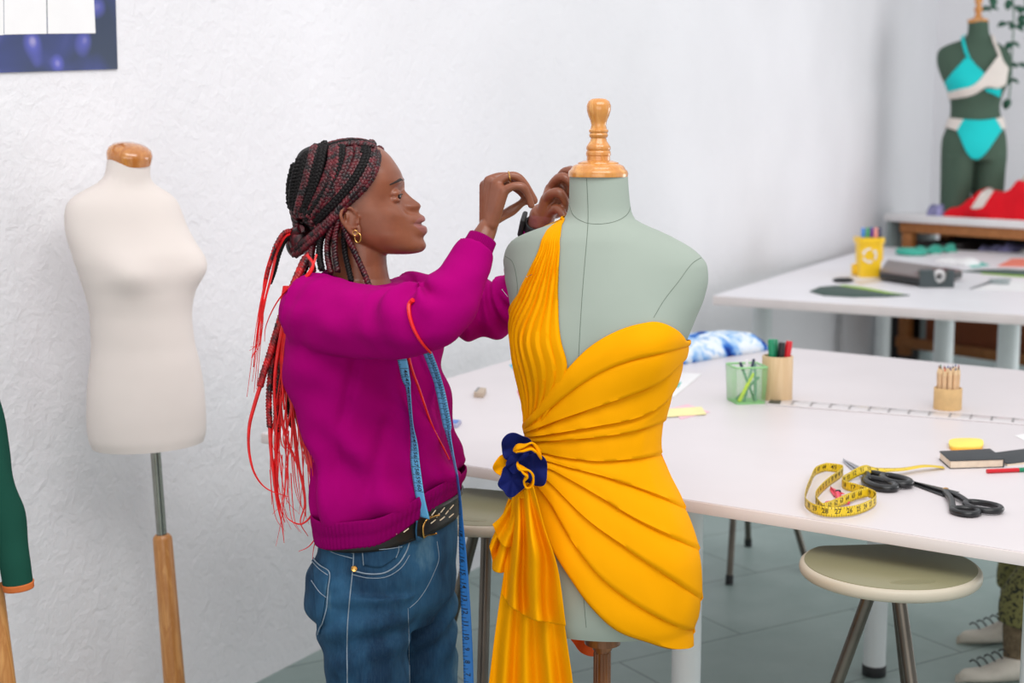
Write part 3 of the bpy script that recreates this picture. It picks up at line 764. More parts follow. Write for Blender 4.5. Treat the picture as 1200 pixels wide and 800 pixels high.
# left hand: loosely closed beside the neck of the form
lw_ = hand_pts([(632, 262, .012), (634, 262, .020), (637, 261, .028), (640, 260, .035)])
lk_ = hand_pts([(641, 234, -.006), (646, 222, .008), (655, 211, .020), (662, 205, .032)])
palm(lw_, lk_, .0140, .0130)
bdy.ball(W(650, 240, .004), (.024, .020, .026), 14); bdy.ball(W(656, 226, .014), (.020, .020, .024), 14)
finger([lk_[0]] + hand_pts([(645, 228, -.022), (655, 226, -.034), (662, 235, -.034), (661, 246, -.024)]), .0108, .0078)
finger([lk_[1]] + hand_pts([(651, 212, -.006), (661, 208, -.020), (669, 217, -.024), (668, 228, -.016)]), .0106, .0076)
finger([lk_[2]] + hand_pts([(662, 201, .006), (671, 202, -.006), (677, 212, -.014), (677, 222, -.014)]), .0096, .0070)
finger([lk_[3]] + hand_pts([(667, 199, .022), (674, 201, .012), (679, 210, .004), (679, 218, .002)]), .0088, .0064)
finger(hand_pts([(641, 256, .006), (648, 247, -.014), (654, 245, -.030), (659, 250, -.040), (662, 254, -.044)]), .0125, .0072)
body_o = bdy.build('body', M['skin'], person, 0)
remesh(body_o, .0019, 2, .45)
# darker lips, at their own place on the face
la = body_o.data.attributes.new('lips', 'FLOAT', 'POINT'); vals = []
for v in body_o.data.vertices:
    c = v.co; t = 0.0
    if c.z > 1.42 and abs(c.y - WY) < .03:
        x, y = proj(V((c.x, WY, c.z))); wdt = .023
        ly = abs(c.y - WY)/wdt
        if ly < 1 and x > 478:
            up = 262 - 9.5*(1-ly**2)**.6; dn = 263 + 12*(1-ly**2)**.7
            t = sstep(up-1, up+1, y) * (1 - sstep(dn-1, dn+1, y))
    vals.append(t)
la.data.foreach_set('value', vals)
for sd in (-1, 1):
    c = eye_c(sd); e = MB().ball(c, .0118, 18).build('eye', M['eyewhite'], person)
    d = V((1, -.42, -.06)).normalized(); MB().lathe([(.0068, .0098), (.0060, .0109), (.0040, .0119), (.001, .0122)], c, 20, d).build('iris', M['iris'], e)
    lash = [c + V((math.cos(t)*.0138, math.sin(t)*.0136, .0014 + .0016*math.cos(t*1.2))) for t in [(-1.0 + 2.0*i/14) for i in range(15)]]
    MB().tube(lash, [.0007 + .0006*math.sin(math.pi*i/14) for i in range(15)], 6).build('eyelash', M['brow'], e)
BB = bvh(body_o)
def browm(side):
    rows = []
    for i, (x, y) in enumerate(cr([(459.5, 215.5), (464, 211.5), (469, 209.8), (474.5, 211.5)], 24)):
        wd = 1.55*math.sin(math.pi*(.12 + .82*i/23))**.7; lat = lerp(.050, .012, i/23); row = []
        for t in (-1, -.5, 0, .5, 1):
            q = P(x + 10, y + t*wd, WY); o = V((q.x, WY + side*lat, q.z)); loc, n, _, _ = BB.ray_cast(o + V((.05, 0, 0)), V((-1, 0, 0)))
            if loc is None: loc = o; n = V((1, 0, 0))
            row.append(loc + n*(.0007*(1 - t*t) + .0002))
        rows.append(row)
    MB().grid(rows).build('eyebrow', M['brow'], person)
browm(-1); browm(1)
# ---------------------------------------------------------------- sweater
sw = MB()
def hemlift(dx): return .055*sstep(-.03, .12, dx) - .010*sstep(-.03, -.13, dx)
def wr(p, amp, sc, seed): return amp*noise.noise(V((p.x*sc, p.y*sc, p.z*sc*1.6 + seed)))
rows = []
for i in range(92):
    y = lerp(331, 601, i/91); x, a, b = TR(y)
    blouse = .008*math.sin(math.pi*sstep(540, 601, y))
    ring = oval(W(x, y), a + .003 + blouse, b + .003 + blouse, YAW, 96, 0)
    c = W(x, y); out = []
    for p in ring: p.z += hemlift(p.x - c.x)*.85*sstep(530, 600, y)
    for k, p in enumerate(ring):
        n = (p - c); n.z = 0; n.normalize(); t = k/96
        # slack cloth: soft diagonal folds from the waist up to the arm
        fold = .0110*math.sin(7*2*math.pi*t + (y-450)*.035 + 1.5*noise.noise(V((t*6, y*.01, 2))))*sstep(430, 570, y)*(1-.6*sstep(592, 606, y)) + .004*math.sin((y-400)*.09 + 6*math.sin(2*math.pi*t))*sstep(390, 420, y)*(1-sstep(520, 590, y))
        qx, qy = proj(p)
        if n.y < .2:
            fold -= .013*gauss(qx - (416 - (qy-425)*.24), 5.5)*sstep(405, 430, qy)*(1 - sstep(475, 520, qy))
            fold -= .008*gauss(qx - (462 - (qy-470)*.30), 8)*sstep(470, 510, qy)*(1 - sstep(570, 598, qy))
            fold -= .007*gauss(qx - (392 - (qy-520)*.10), 6)*sstep(500, 540, qy)*(1 - sstep(570, 598, qy))
        out.append(p + n*(fold + wr(p, .009, 11, 3)))
    rows.append(out)
sw.grid(rows, cv=True, cap=True)
def sleeve(A, k_end, seed, fold):
    p, r = armtube(A, 70); n = len(p); rr = [r[i] + .0125*(1 - .85*sstep(.5, .97, i/(n-1))) for i in range(n)]
    g = MB(); g.tube(p, rr, 40); vs = g.v
    for i in range(n):
        for k in range(40):
            q = vs[i*40 + k]; d = (q - p[i]).normalized(); u = i/(n-1)
            f = fold(u, 2*math.pi*k/40, d)
            vs[i*40 + k] = q + d*(f + wr(q, .006, 16, seed))
    sw.add(g.v, g.f)
def foldR(u, a, d):
    e = gauss(u - .58, .16)
    up = max(0, d.z)*.6 + max(0, -d.x)*.6
    f = .0170*e*math.sin(u*52 + .8*math.sin(2*a) + 1.5*math.sin(a))*up                      # creases in the crook of the elbow
    f += .0025*gauss(u - .06, .07)*math.sin(u*75 + a*2)                  # at the shoulder
    return f
def foldL(u, a, d): return .007*gauss(u - .45, .35)*math.sin(u*48 + 1.2*math.sin(a + 1)) 
RS = [(x, y, d, r + .010) for x, y, d, r in R_ARM[:8]]
RS[0] = (362, 364, -.085, .058); RS[1] = (408, 374, -.15, .056)
LS = [(x, y, d, r + .008) for x, y, d, r in L_ARM[:6]]; LS[0] = (474, 354, .10, .052)
sleeve(RS, 0, 1, foldR); sleeve(LS, 0, 5, foldL)
# rounded shoulders where the sleeves join
sw.ball(W(366, 366, -.085), (.062, .062, .060), 16); sw.ball(W(474, 354, .10), (.055, .055, .052), 16)
sweater = sw.build('sweater', M['knit'], person, 0); remesh(sweater, .0042, 4, .5)
# neckline, cuffs and hem of ribbed knit
def ribband(name, rings, nrib, depth, par, thick=.0025):
    rows = []
    for ring in rings:
        c = sum(ring, V())/len(ring); rows.append([p + (p - c).normalized()*depth*math.cos(2*math.pi*nrib*k/len(ring)) for k, p in enumerate(ring)])
    o = MB().grid(rows, cv=True).build(name, M['rib'], par, 0); return solid(o, thick, 0)
hem = []
for i in range(14):
    t = i/13; y = lerp(585, 617, t); x, a, b = TR(y); bul = .008*math.sin(math.pi*(.15 + .75*t))
    hem.append(oval(W(x, y), a + .010 + bul, b + .010 + bul, YAW, 480))
    for p in hem[-1]: p.z += hemlift(p.x - W(x, y).x)*lerp(.85, 1.05, t)
ribband('hem_band', hem, 96, .0007, sweater)
def cuff(A, u0, u1, name):
    p, r = armtube(A, 80); rings = []
    for i in range(10):
        k = lerp(u0, u1, i/9)*79; j = min(78, int(k)); c = p[j].lerp(p[j+1], k-j); t = (p[j+1]-p[j]).normalized()
        a = t.cross(V((0, 1, 0))).normalized(); b = t.cross(a); rad = lerp(r[j], r[j+1], k-j) + .0042
        rings.append([c + (a*math.cos(2*math.pi*q/240) + b*math.sin(2*math.pi*q/240))*rad for q in range(240)])
    ribband(name, rings, 48, .0006, sweater)
cuff(R_ARM, .80, .915, 'cuff'); cuff(L_ARM, .76, .865, 'cuff')
ncol = []
for i in range(8):
    t = i/7; ring = oval(W(421, 333), lerp(.078, .066, t), lerp(.070, .060, t), math.radians(30), 240, -.30)
    ncol.append([p + V((0, 0, lerp(-.004, .008, t))) for p in ring])
ribband('neckband', ncol, 60, .0005, sweater, .004)

# ---------------------------------------------------------------- jeans
jm = MB(); rows = []
for i in range(40):
    y = lerp(596, 728, i/39); x, a, b = TR(y)
    ring = oval(W(x, y), a + .004, b + .004, YAW, 72, lerp(.14, .02, i/39), 2.2, tilt2=.03); c = W(x, y)
    kq_ = 1 - .22*sstep(696, 728, y)
    rows.append([c + (p - c)*kq_ + (p - c).normalized()*wr(p, .004, 18, 9) for p in ring])
jm.grid(rows, cv=True, cap=True)
def trouser(A, seed):
    A = [(x, y, d, r + e) for (x, y, d, r), e in zip(A, (.012, .014, .017, .022, .022, .026, .030))]
    p, r = armtube(A, 120); n = len(p); g = MB(); g.tube(p, r, 44)
    for i in range(n):
        for k in range(44):
            q = g.v[i*44 + k]; d = (q - p[i]).normalized(); u = i/(n-1)
            f = .0055*math.sin(u*70 + 3*math.sin(2*math.pi*k/44 + seed))*(gauss(u - .1, .12) + gauss(u - .52, .1)*1.4 + gauss(u - .95, .1)*1.5)
            g.v[i*44 + k] = q + d*(f + wr(q, .006, 15, seed))
    jm.add(g.v, g.f)
trouser(LEGN, 1); trouser(LEGF, 2)
jeans = jm.build('jeans', M['denim'], person, 0); remesh(jeans, .0042, 4, .5)
JB = bvh(jeans)
def stitched(pts, name='seam', r=.0011, off=.0004, n=60, mat='stitch', par=None, tree=None):
    return MB().tube([hit(tree or JB, x, y, off) for x, y in cr(pts, n)], r, 6).build(name, M[mat], par or jeans)
stitched([(414.5, 632), (414, 660), (410, 700), (407, 740), (407, 800)], r=.0011)
stitched([(373, 628), (390, 640), (414, 648)]); stitched([(374, 637), (390, 647), (413, 654)], r=.0008)
def patch(tree, top, bottom, n, m, off, name, mat, par, th=.0015, near=2.6):
    T = cr(top, n); B = cr(bottom, n); rows = []
    for j in range(m):
        v = j/(m-1); rows.append([hit(tree, lerp(T[i][0], B[i][0], v), lerp(T[i][1], B[i][1], v), off, near) for i in range(n)])
    o = MB().grid(rows).build(name, M[mat], par, 60); return solid(o, th, 0)
# back pocket, front pocket with its coin pocket and rivets, fly
bp = patch(JB, [(366.5, 652), (376, 661), (387, 668.5)], [(373, 742), (374.5, 743), (376, 740)], 14, 18, .0022, 'back_pocket', 'denim', jeans)
stitched([(366.5, 653), (376, 662), (387, 670), (386, 690), (384, 712), (378, 732), (374, 743)], par=bp, off=.0036); stitched([(367, 658), (376, 667), (385.5, 674)], par=bp, r=.0008, off=.0036)
stitched([(366.5, 680), (376, 693), (384, 700)], par=bp, r=.0008, off=.0036)
fp = patch(JB, [(424, 634), (445, 637), (476, 634)], [(426, 662), (446, 664), (464, 652)], 20, 12, .0018, 'coin_pocket', 'denim', jeans)
stitched([(424, 634), (425, 650), (426, 662)], par=fp, r=.0008, off=.0032); stitched([(424.5, 640), (445, 643), (470, 640)], par=fp, r=.0008, off=.0032); stitched([(466, 636), (466, 645), (463, 653)], par=fp, r=.0007, off=.0032)
stitched([(413, 668), (430, 672), (450, 671), (466, 661), (476, 646), (480, 634)], r=.0014, off=.0006); stitched([(413, 673), (432, 677), (453, 675.5), (470, 665), (480, 650)], r=.0008)
for x, y in ((429, 639.5), (415.5, 666)):
    q = hit(JB, x, y, .003); d = (CAM - q).normalized(); m = MB().lathe([(.0058, -.001), (.0058, .0006), (.0048, .0014), (.0028, .0008), (.0022, .0016), (.0004, .0018)], q, 18, d); m.build('rivet', M['brass'], jeans)
stitched([(512, 634), (514, 655), (508, 672), (499, 690), (489, 704), (480, 712)], r=.0006)
stitched([(478, 712), (479, 745), (480, 800)], r=.0005)
for A, nm in ((LEGN, 1), (LEGF, 2)):
    x, y, d, r = A[-1]; q = W(x, y, d); q.z = 0; m = MB(); rows = []
    for i in range(25):
        t = i/24; L_ = -.085 + .25*t; wdt = .043*(math.sin(math.pi*min(1, .12 + t*.93))**.5)*(1 - .12*t); h = lerp(.085, .038, sstep(.15, .7, t))*(1 - .5*sstep(.88, 1, t))
        rows.append([q + V((L_*.94, -L_*.34, 0)) + V((.34*math.cos(a)*wdt, .94*math.cos(a)*wdt, max(0, h*.5 + math.sin(a)*h*.5))) for a in [2*math.pi*k/24 for k in range(24)]])
    m.grid(rows, cv=True, cap=True); sh = m.build('shoe', M['leather'], person, 50)
# ---------------------------------------------------------------- belt
bl_ = []
for i in range(7):
    t = i/6; y = lerp(592, 622, t); x, a, b = TR(y); e = .0085 if 0 < i < 6 else .007
    bl_.append(oval(W(x, y), a + e, b + e, YAW, 140, .15, 2.15, tilt2=.03))
belt = solid(MB().grid(bl_, cv=True).build('belt', M['leather'], person, 60), .004, 0)
bb = MB().grid(bl_, cv=True).build('tmp', M['leather'], None); BT = bvh(bb); bpy.data.objects.remove(bb)
lac = []
for k in range(9):
    lac += [((442 + k*10.5, 628 - k*3.4 - 5), (446 + k*10.5, 627 - k*3.4 - 9)), ((441 + k*10.5, 631 - k*3.4 + 2), (446 + k*10.5, 628 - k*3.4 + 1)), ((437 + k*10.5, 630 - k*3.4 - 1), (440 + k*10.5, 630 - k*3.4 - 5))]
lm = MB()
for a, b in lac:
    if a[0] < 479 or a[0] > 497: lm.caps([hit(BT, *a, .0026), hit(BT, *b, .0026)], .0012, 8)
lm.build('lacing', M['eyelet'], belt)
bk = [hit(BT, x, y, .0052) for x, y in cr([(512, 602.5), (500, 606), (494.5, 613), (493.5, 622), (496, 631), (503, 633.5), (513, 629.5)], 30)]
MB().tube(bk, .0021, 10).build('buckle', M['brass'], belt)
lp_ = [hit(BT, x, y, .004) for x, y in cr([(487, 609), (486, 622), (487.5, 637)], 10)]
MB().tube(lp_, .005, 10, flat=.35).build('belt_loop', M['denim'], jeans)
# ---------------------------------------------------------------- jewellery and watch
q = P(424.5, 275.5, WY); c = V((q.x, WY - .0755, q.z))
MB().tube([c + V((.0072*math.cos(t)*.8, -.002*math.cos(t), .0088*math.sin(t))) for t in [2*math.pi*k/36 for k in range(36)]], .0011, 8, closed=True).build('earring', M['brass'], person)
q = P(421.5, 270, WY); c = V((q.x, WY - .0755, q.z)); MB().tube([c + V((.0042*math.cos(t), -.001, .0048*math.sin(t))) for t in [2*math.pi*k/30 for k in range(30)]], .0011, 8, closed=True).build('earring', M['brass'], person)
c = W(596.2, 211.0, -.206); ax = (W(604, 206.5, -.205) - W(590, 209, -.206)).normalized(); a_ = ax.cross(V((0, 1, 0))).normalized(); b_ = ax.cross(a_)
c = W(597, 207.2, -.206)
MB().tube([c + (a_*math.cos(t) + b_*math.sin(t))*.0094 for t in [2*math.pi*k/36 for k in range(36)]], .0012, 8, closed=True).build('finger_ring', M['brass'], person)
p, r = armtube(L_ARM, 80); j = 70; t = (p[j+2]-p[j-2]).normalized(); a_ = t.cross(V((0, 1, 0))).normalized(); b_ = t.cross(a_); rows = []
for i in range(5):
    cc = p[j] + t*(-.011 + .0055*i); rows.append([cc + (a_*math.cos(x) + b_*math.sin(x))*(r[j] + .0035) for x in [2*math.pi*k/40 for k in range(40)]])
watch = solid(MB().grid(rows, cv=True).build('wristwatch', M['rubber'], person, 60), .003, 0)
sd_ = (V((-1, 0, .35)) - t*V((-1, 0, .35)).dot(t)).normalized(); cc = p[j] + sd_*(r[j] + .0085); u2 = t.cross(sd_)
R_ = Matrix((t, u2, sd_)).transposed()
MB().box(cc, (.040, .034, .009), R_, .003, 3).build('watch_case', M['rubber'], watch)
MB().box(cc + sd_*.0046, (.034, .028, .0012), R_, .0004).build('watch_face', M['screen'], watch)
# ---------------------------------------------------------------- hair: a scalp of parted hair and every braid
hairline = pchip([(165, 441), (172, 440), (180, 441), (188, 440), (196, 437), (205, 432), (214, 425), (222, 417), (230, 411), (240, 404), (250, 401), (262, 398), (275, 396), (292, 394)])
cap = MB(); lev = [167.0] + [167.6 + (290-167.6)*i/90 for i in range(91)]; rows = [[headp(y, 2*math.pi*k/140, .0035, False) for k in range(140)] for y in lev]
vs = [p for r in rows for p in r]; n = 140; fs = []
def inh(p):
    x, y = proj(V((p.x, WY, p.z))); return x < hairline(y)[0] and y < 288
ok = [inh(p) for p in vs]
for i in range(len(lev)-1):
    for j in range(n):
        f = (i*n+j, i*n+(j+1) % n, (i+1)*n+(j+1) % n, (i+1)*n+j)
        if all(ok[k] for k in f): fs.append(f)
fs.append(tuple(range(n-1, -1, -1)))
cap.add(vs, fs)
hair = cap.build('hair', M['hairblack'], person, 0)
me = hair.data; b = bmesh.new(); b.from_mesh(me); bmesh.ops.delete(b, geom=[v for v in b.verts if not v.link_faces], context='VERTS'); b.to_mesh(me); b.free()
# smooth skull used to lay the braids on
sk = MB().grid([[headp(y, 2*math.pi*k/80, .006, False) for k in range(80)] for y in [167.2] + [168 + 126*i/50 for i in range(51)]], cv=True, cap=True).build('tmp', M['hairblack'], None); SK = bvh(sk); bpy.data.objects.remove(sk)
def braid(path, r, pitch, mat, name='braid', par=None, taper=1.0, seg=11):
    """three plaited strands along a path"""
    pts = [V(p) for p in path]; L = [0]
    for a, c in zip(pts, pts[1:]): L.append(L[-1] + (c-a).length)
    N = max(12, int(L[-1]/pitch*seg)); q = crv(pts, N); m = MB(); nrm = None; fr = []
    for i, p in enumerate(q):
        t = (q[min(i+1, N-1)] - q[max(i-1, 0)]).normalized()
        if nrm is None: a = V((0, 0, 1)) if abs(t.z) < .9 else V((1, 0, 0)); nrm = (a - t*a.dot(t)).normalized()
        else: nrm = (nrm - t*nrm.dot(t)).normalized()
        fr.append((nrm.copy(), t.cross(nrm)))
    for k in range(3):
        ln = []; rr = []
        for i, p in enumerate(q):
            ph = 2*math.pi*(i/seg + k/3); f = lerp(1, taper, i/(N-1)); s_ = f*(.55 + .45*sstep(0, .06, i/(N-1)))
            ln.append(p + fr[i][1]*(math.sin(ph)*r*.52*s_) + fr[i][0]*(math.sin(2*ph)*r*.34*s_)); rr.append(r*.56*s_)
        m.tube(ln, rr, 6)
    return m.build(name, M[mat], par or hair, 0)
def onskull(pts, lift=.004, n=26):
    out = []
    for x, y in cr(pts, n): out.append(hit(SK, x, y, lift, WY - .09))
    return out
def smoothp(p, it=3):
    p = [V(x) for x in p]
    for _ in range(it): p = [p[0]] + [(p[i-1] + p[i]*2 + p[i+1])/4 for i in range(1, len(p)-1)] + [p[-1]]
    return p
near = [
 [(440, 169), (441, 182), (439, 196), (430, 214), (413, 231), (386, 255), (362, 280), (348, 298)],
 [(434, 168), (436, 182), (431, 200), (418, 220), (396, 242), (368, 270), (345, 293)],
 [(426, 167), (430, 180), (424, 197), (410, 218), (390, 240), (366, 264), (346, 288)],
 [(417, 166), (421, 180), (415, 197), (402, 216), (382, 240), (362, 262), (347, 284)],
 [(408, 167), (410, 182), (404, 200), (391, 222), (373, 246), (356, 268), (345, 282)],
 [(399, 165), (401, 184), (395, 204), (381, 228), (365, 252), (351, 274)],
 [(390, 166), (389, 188), (381, 212), (370, 236), (357, 258), (347, 276)],
 [(381, 169), (377, 194), (370, 218), (361, 240), (351, 262), (344, 276)],
 [(371, 173), (364, 200), (358, 224), (352, 246), (346, 266)],
 [(361, 179), (354, 205), (350, 230), (347, 250), (344, 268)],
 [(354, 185), (347, 212), (345, 236), (345, 256), (345, 270)],
 [(394, 166), (395, 190), (388, 214), (376, 238), (361, 260), (349, 276)],
 [(376, 171), (370, 196), (363, 220), (354, 246), (347, 270)],
 [(348, 192), (343, 214), (343, 240), (346, 262)],
]
for i, p in enumerate(near):
    braid(smoothp(onskull(p, .0035 + .0015*(i % 3))), .0085 if i > 4 else .0092, .019, 'hairwine' if i in (0, 1, 3, 4, 6, 8, 11) else 'hairblack')
# along the top of the head, either side of the middle parting
TOPL = [(436, 169), (424, 165.5), (408, 164.5), (390, 168), (372, 175), (357, 186), (346, 201), (340, 218), (341, 240), (348, 266)]
for dy, o_, m_ in ((-.012, 0, 'hairwine'), (-.030, 1.5, 'hairblack'), (.012, 0, 'hairblack'), (.032, 2, 'hairwine'), (-.046, 4, 'hairwine')):
    braid(smoothp([P(x + o_*.5, y + o_*(1 if i > 1 else .6), WY + dy*(1 - .5*i/9)) for i, (x, y) in enumerate(TOPL)], 1), .0085, .019, m_)
# over the far side of the head
for k, (a0, y0) in enumerate([(.55, 172), (.8, 182), (1.05, 196), (1.3, 212), (1.5, 228), (2.0, 190), (2.4, 205)]):
    pth = []
    for i in range(20):
        t = i/19; a = lerp(a0, 2.95, t); y = lerp(y0, 278, t**1.1) - 6*math.sin(math.pi*t); pth.append(headp(y, a, .009, False))
    braid(pth, .0085, .02, 'hairwine')
def HD(pts): return [P(x, y, WY + d) for x, y, d in pts]
# braids tucked behind the ear, falling on the neck and shoulder
for pts, r, m in [
 ([(399, 240, -.070), (399, 256, -.072), (405, 275, -.070), (417, 297, -.066), (426, 318, -.068), (434, 338, -.085)], .0068, 'hairwine'),
 ([(402, 242, -.072), (396, 258, -.075), (391, 280, -.066), (392, 300, -.068), (396, 318, -.080)], .0068, 'hairwine'),
 ([(398, 246, -.073), (388, 266, -.070), (382, 286, -.058), (384, 304, -.062), (388, 320, -.080)], .0068, 'hairwine'),
 ([(396, 240, -.074), (382, 262, -.068), (373, 284, -.054), (374, 300, -.060), (377, 316, -.082)], .0072, 'hairblack'),
 ([(392, 250, -.072), (374, 270, -.060), (364, 290, -.044), (364, 304, -.05), (367, 318, -.08)], .0070, 'hairwine'),
 ([(404, 266, -.066), (402, 280, -.058), (404, 298, -.058), (409, 316, -.07), (412, 330, -.09)], .0066, 'hairblack'),
 ([(410, 236, -.072), (396, 252, -.078), (376, 272, -.068), (356, 292, -.040), (346, 298, -.02)], .0095, 'hairwine'),
 ([(412, 230, -.071), (398, 246, -.080), (378, 264, -.072), (358, 284, -.046), (345, 292, -.02)], .0092, 'hairwine'),
]: braid(smoothp(HD(pts), 1), r, .017, m)
# wrap that ties the tail
MB().tube(crv(HD([(352, 268, -.035), (343, 276, -.02), (340, 288, .0), (345, 296, .02), (353, 288, .03), (356, 276, 0), (352, 268, -.035)]), 30), .008, 10).build('hair_tie', M['hairwine'], hair)
MB().ball(P(352, 280, WY - .005), (.022, .032, .030), 14).build('hair_knot', M['hairwine'], hair)
# tail braids, black and wine turning red
tails = [
 ([(346, 270, -.02), (334, 272, -.03), (324, 286, -.035), (317, 306, -.035), (312, 326, -.03)], .0055, 'hairmix'),
 ([(346, 274, -.02), (336, 280, -.02), (328, 296, -.02), (322, 318, -.02), (317, 332, -.02)], .0050, 'hairblack'),
 ([(362, 296, -.05), (352, 316, -.07), (342, 340, -.085), (334, 362, -.08), (324, 390, -.07), (316, 416, -.07), (308, 440, -.07), (305, 452, -.07)], .0085, 'hairmix'),
 ([(360, 300, -.04), (350, 324, -.06), (338, 350, -.075), (328, 375, -.065), (322, 400, -.06), (318, 430, -.06), (315, 470, -.06), (316, 500, -.06)], .0075, 'hairmix'),
 ([(358, 302, -.03), (348, 326, -.05), (339, 350, -.06), (333, 380, -.05), (328, 420, -.05), (324, 470, -.05), (324, 505, -.05)], .0075, 'hairmix'),
 ([(362, 304, -.03), (350, 330, -.045), (340, 356, -.05), (335, 390, -.04), (334, 430, -.04), (338, 470, -.04), (342, 500, -.04)], .0075, 'hairblack'),
 ([(350, 330, -.05), (341, 360, -.045), (337, 400, -.04), (342, 440, -.045), (354, 480, -.05), (366, 512, -.055), (374, 535, -.06)], .0075, 'hairmix'),
 ([(348, 340, -.04), (340, 370, -.03), (338, 410, -.03), (346, 450, -.035), (358, 490, -.04), (370, 525, -.05)], .0075, 'hairblack'),
]
for pts, r, m in tails: braid(HD(pts), r, .017, m, taper=.8)
def strand(pts, r0, r1, par, name='red_strand', n=46):
    q = crv(HD(pts), n); MB().tube(q, [lerp(r0, r1, (i/(n-1))**1.3) for i in range(n)], 6).build(name, M['hairred'], par)
tail = MB().tube(crv(HD([(346, 272, -.02), (330, 280, -.03), (318, 308, -.03), (308, 345, -.03), (302, 385, -.03), (297, 430, -.03)]), 40), [.0030 - .00005*i for i in range(40)], 6).build('hair_extension', M['hairred'], hair, 0)
rd = random.Random(4)
for i in range(9):                                     # the thin upper tail arcing out and down
    o = rd.uniform(-5, 5); w_ = rd.uniform(.0010, .0024); e = rd.uniform(-6, 10); yl = rd.uniform(400, 470)
    strand([(346, 270+o*.5, -.02), (333+o*.5, 275+o*.4, -.03), (322+o*.8, 296, -.03+o*.002), (313+o*.9, 330, -.03), (303+e*.6, 375, -.03), (299+e*.7, 405, -.03), (292+e, yl, -.03)], w_, .0005, tail)
for a in [  # loops of the lower tail, each lock as it hangs
 ([(371, 298, -.10), (366, 312, -.11), (352, 330, -.11), (334, 342, -.10), (320, 362, -.09), (311, 385, -.08), (310, 400, -.08)], .0022, .0006),
 ([(360, 299, -.09), (367, 310, -.11), (362, 322, -.115), (345, 332, -.11), (330, 345, -.10)], .0030, .0012),
 ([(305, 452, -.07), (298, 475, -.07), (292, 500, -.07), (292, 530, -.07), (299, 556, -.07), (312, 572, -.07), (338, 582, -.07)], .0040, .0006),
 ([(316, 480, -.06), (317, 520, -.06), (321, 560, -.06), (325, 590, -.06), (330, 612, -.06), (333, 636, -.06)], .0040, .0006),
 ([(324, 440, -.05), (325, 500, -.05), (324, 545, -.05), (327, 590, -.05), (334, 612, -.05)], .0046, .0008),
 ([(320, 400, -.06), (321, 460, -.055), (324, 520, -.055), (320, 560, -.05), (325, 590, -.05)], .0034, .0006),
 ([(330, 430, -.05), (336, 455, -.05), (341, 475, -.05), (337, 500, -.05), (334, 520, -.05), (337, 545, -.05), (339, 572, -.05)], .0030, .0006),
 ([(328, 450, -.05), (330, 490, -.05), (338, 520, -.05), (350, 548, -.05), (356, 570, -.05), (358, 598, -.05), (354, 615, -.05)], .0036, .0007),
 ([(342, 480, -.045), (346, 510, -.05), (350, 545, -.05), (355, 570, -.05), (357, 592, -.05), (352, 612, -.05), (361, 628, -.05)], .0036, .0006),
 ([(352, 480, -.05), (360, 520, -.055), (368, 560, -.06), (370, 585, -.06), (364, 605, -.06), (352, 614, -.06), (337, 607, -.06), (333, 596, -.06)], .0040, .0006),
 ([(358, 490, -.05), (366, 520, -.055), (374, 545, -.065), (378, 560, -.07), (377, 585, -.07), (378, 605, -.08)], .0050, .0012),
 ([(366, 510, -.06), (374, 540, -.065), (378, 570, -.075), (379, 600, -.085), (374, 622, -.08), (362, 640, -.07), (350, 646, -.06)], .0034, .0005),
 ([(344, 470, -.04), (352, 505, -.045), (362, 545, -.05), (366, 575, -.055), (366, 596, -.055)], .0046, .0010),
 ([(338, 360, -.085), (333, 390, -.08), (330, 420, -.075), (331, 450, -.07), (333, 480, -.065)], .0050, .0018),
 ([(332, 380, -.085), (326, 410, -.08), (322, 440, -.08), (322, 470, -.075), (324, 490, -.07)], .0038, .0014),
 ([(341, 350, -.09), (337, 380, -.085), (332, 410, -.08), (332, 440, -.075), (338, 462, -.07)], .0044, .0016),
 ([(379, 598, -.08), (375, 618, -.075), (368, 640, -.07), (366, 655, -.07)], .0018, .0004),
]: strand(a[0], a[1], a[2], tail)
for i in range(26):                                    # the rest of the lower tail
    x0 = rd.uniform(326, 346); x1 = lerp(316, 372, (i + rd.random())/26); ye = rd.uniform(520, 600) + (x1 - 316)*.35; dp = rd.uniform(-.075, -.035)
    strand([(x0 + 6, 335, -.07), (x0, 372, -.065), (lerp(x0, x1, .35), 420, dp), (lerp(x0, x1, .75), 475, dp), (x1, 520, dp), (x1 + rd.uniform(-6, 8), ye, dp)], rd.uniform(.0018, .0034), .0006, tail)
for i in range(14):                                    # stray hairs
    x = rd.uniform(316, 362); y = rd.uniform(500, 560); dx = rd.uniform(-14, 18)
    strand([(x, y, -.05), (x + dx*.2, y+30, -.05), (x + dx*.6, y+58, -.05), (x + dx*1.4, y+rd.uniform(70, 95), -.05)], .0012, .0003, tail)
# one lock thrown forward over the arm and down the chest
SB = bvh(sweater)
_tm = MB().grid([oval(W(TR(y)[0], y), TR(y)[1] + .006, TR(y)[2] + .006, YAW, 96) for y in range(340, 606, 5)], cv=True, cap=True).build('tmp', M['knit'], None); TBV = bvh(_tm); bpy.data.objects.remove(_tm)
def lock(pts, off, r0, r1, tr=None):
    q = [hit(tr or SB, x, y, off, 2.4) for x, y in cr(pts, 40)]; q = smoothp(q, 2)
    MB().tube(q, [lerp(r0, r1, i/39) for i in range(40)], 8).build('red_strand', M['hairred'], tail)
lock([(486, 352), (481, 358), (481, 370), (487, 388), (496, 402), (504, 411)], .0035, .0042, .0022)
lock([(473, 405), (480, 434), (489, 458), (497, 482), (506, 505), (515, 522), (523, 538)], .0065, .0030, .0014, TBV)
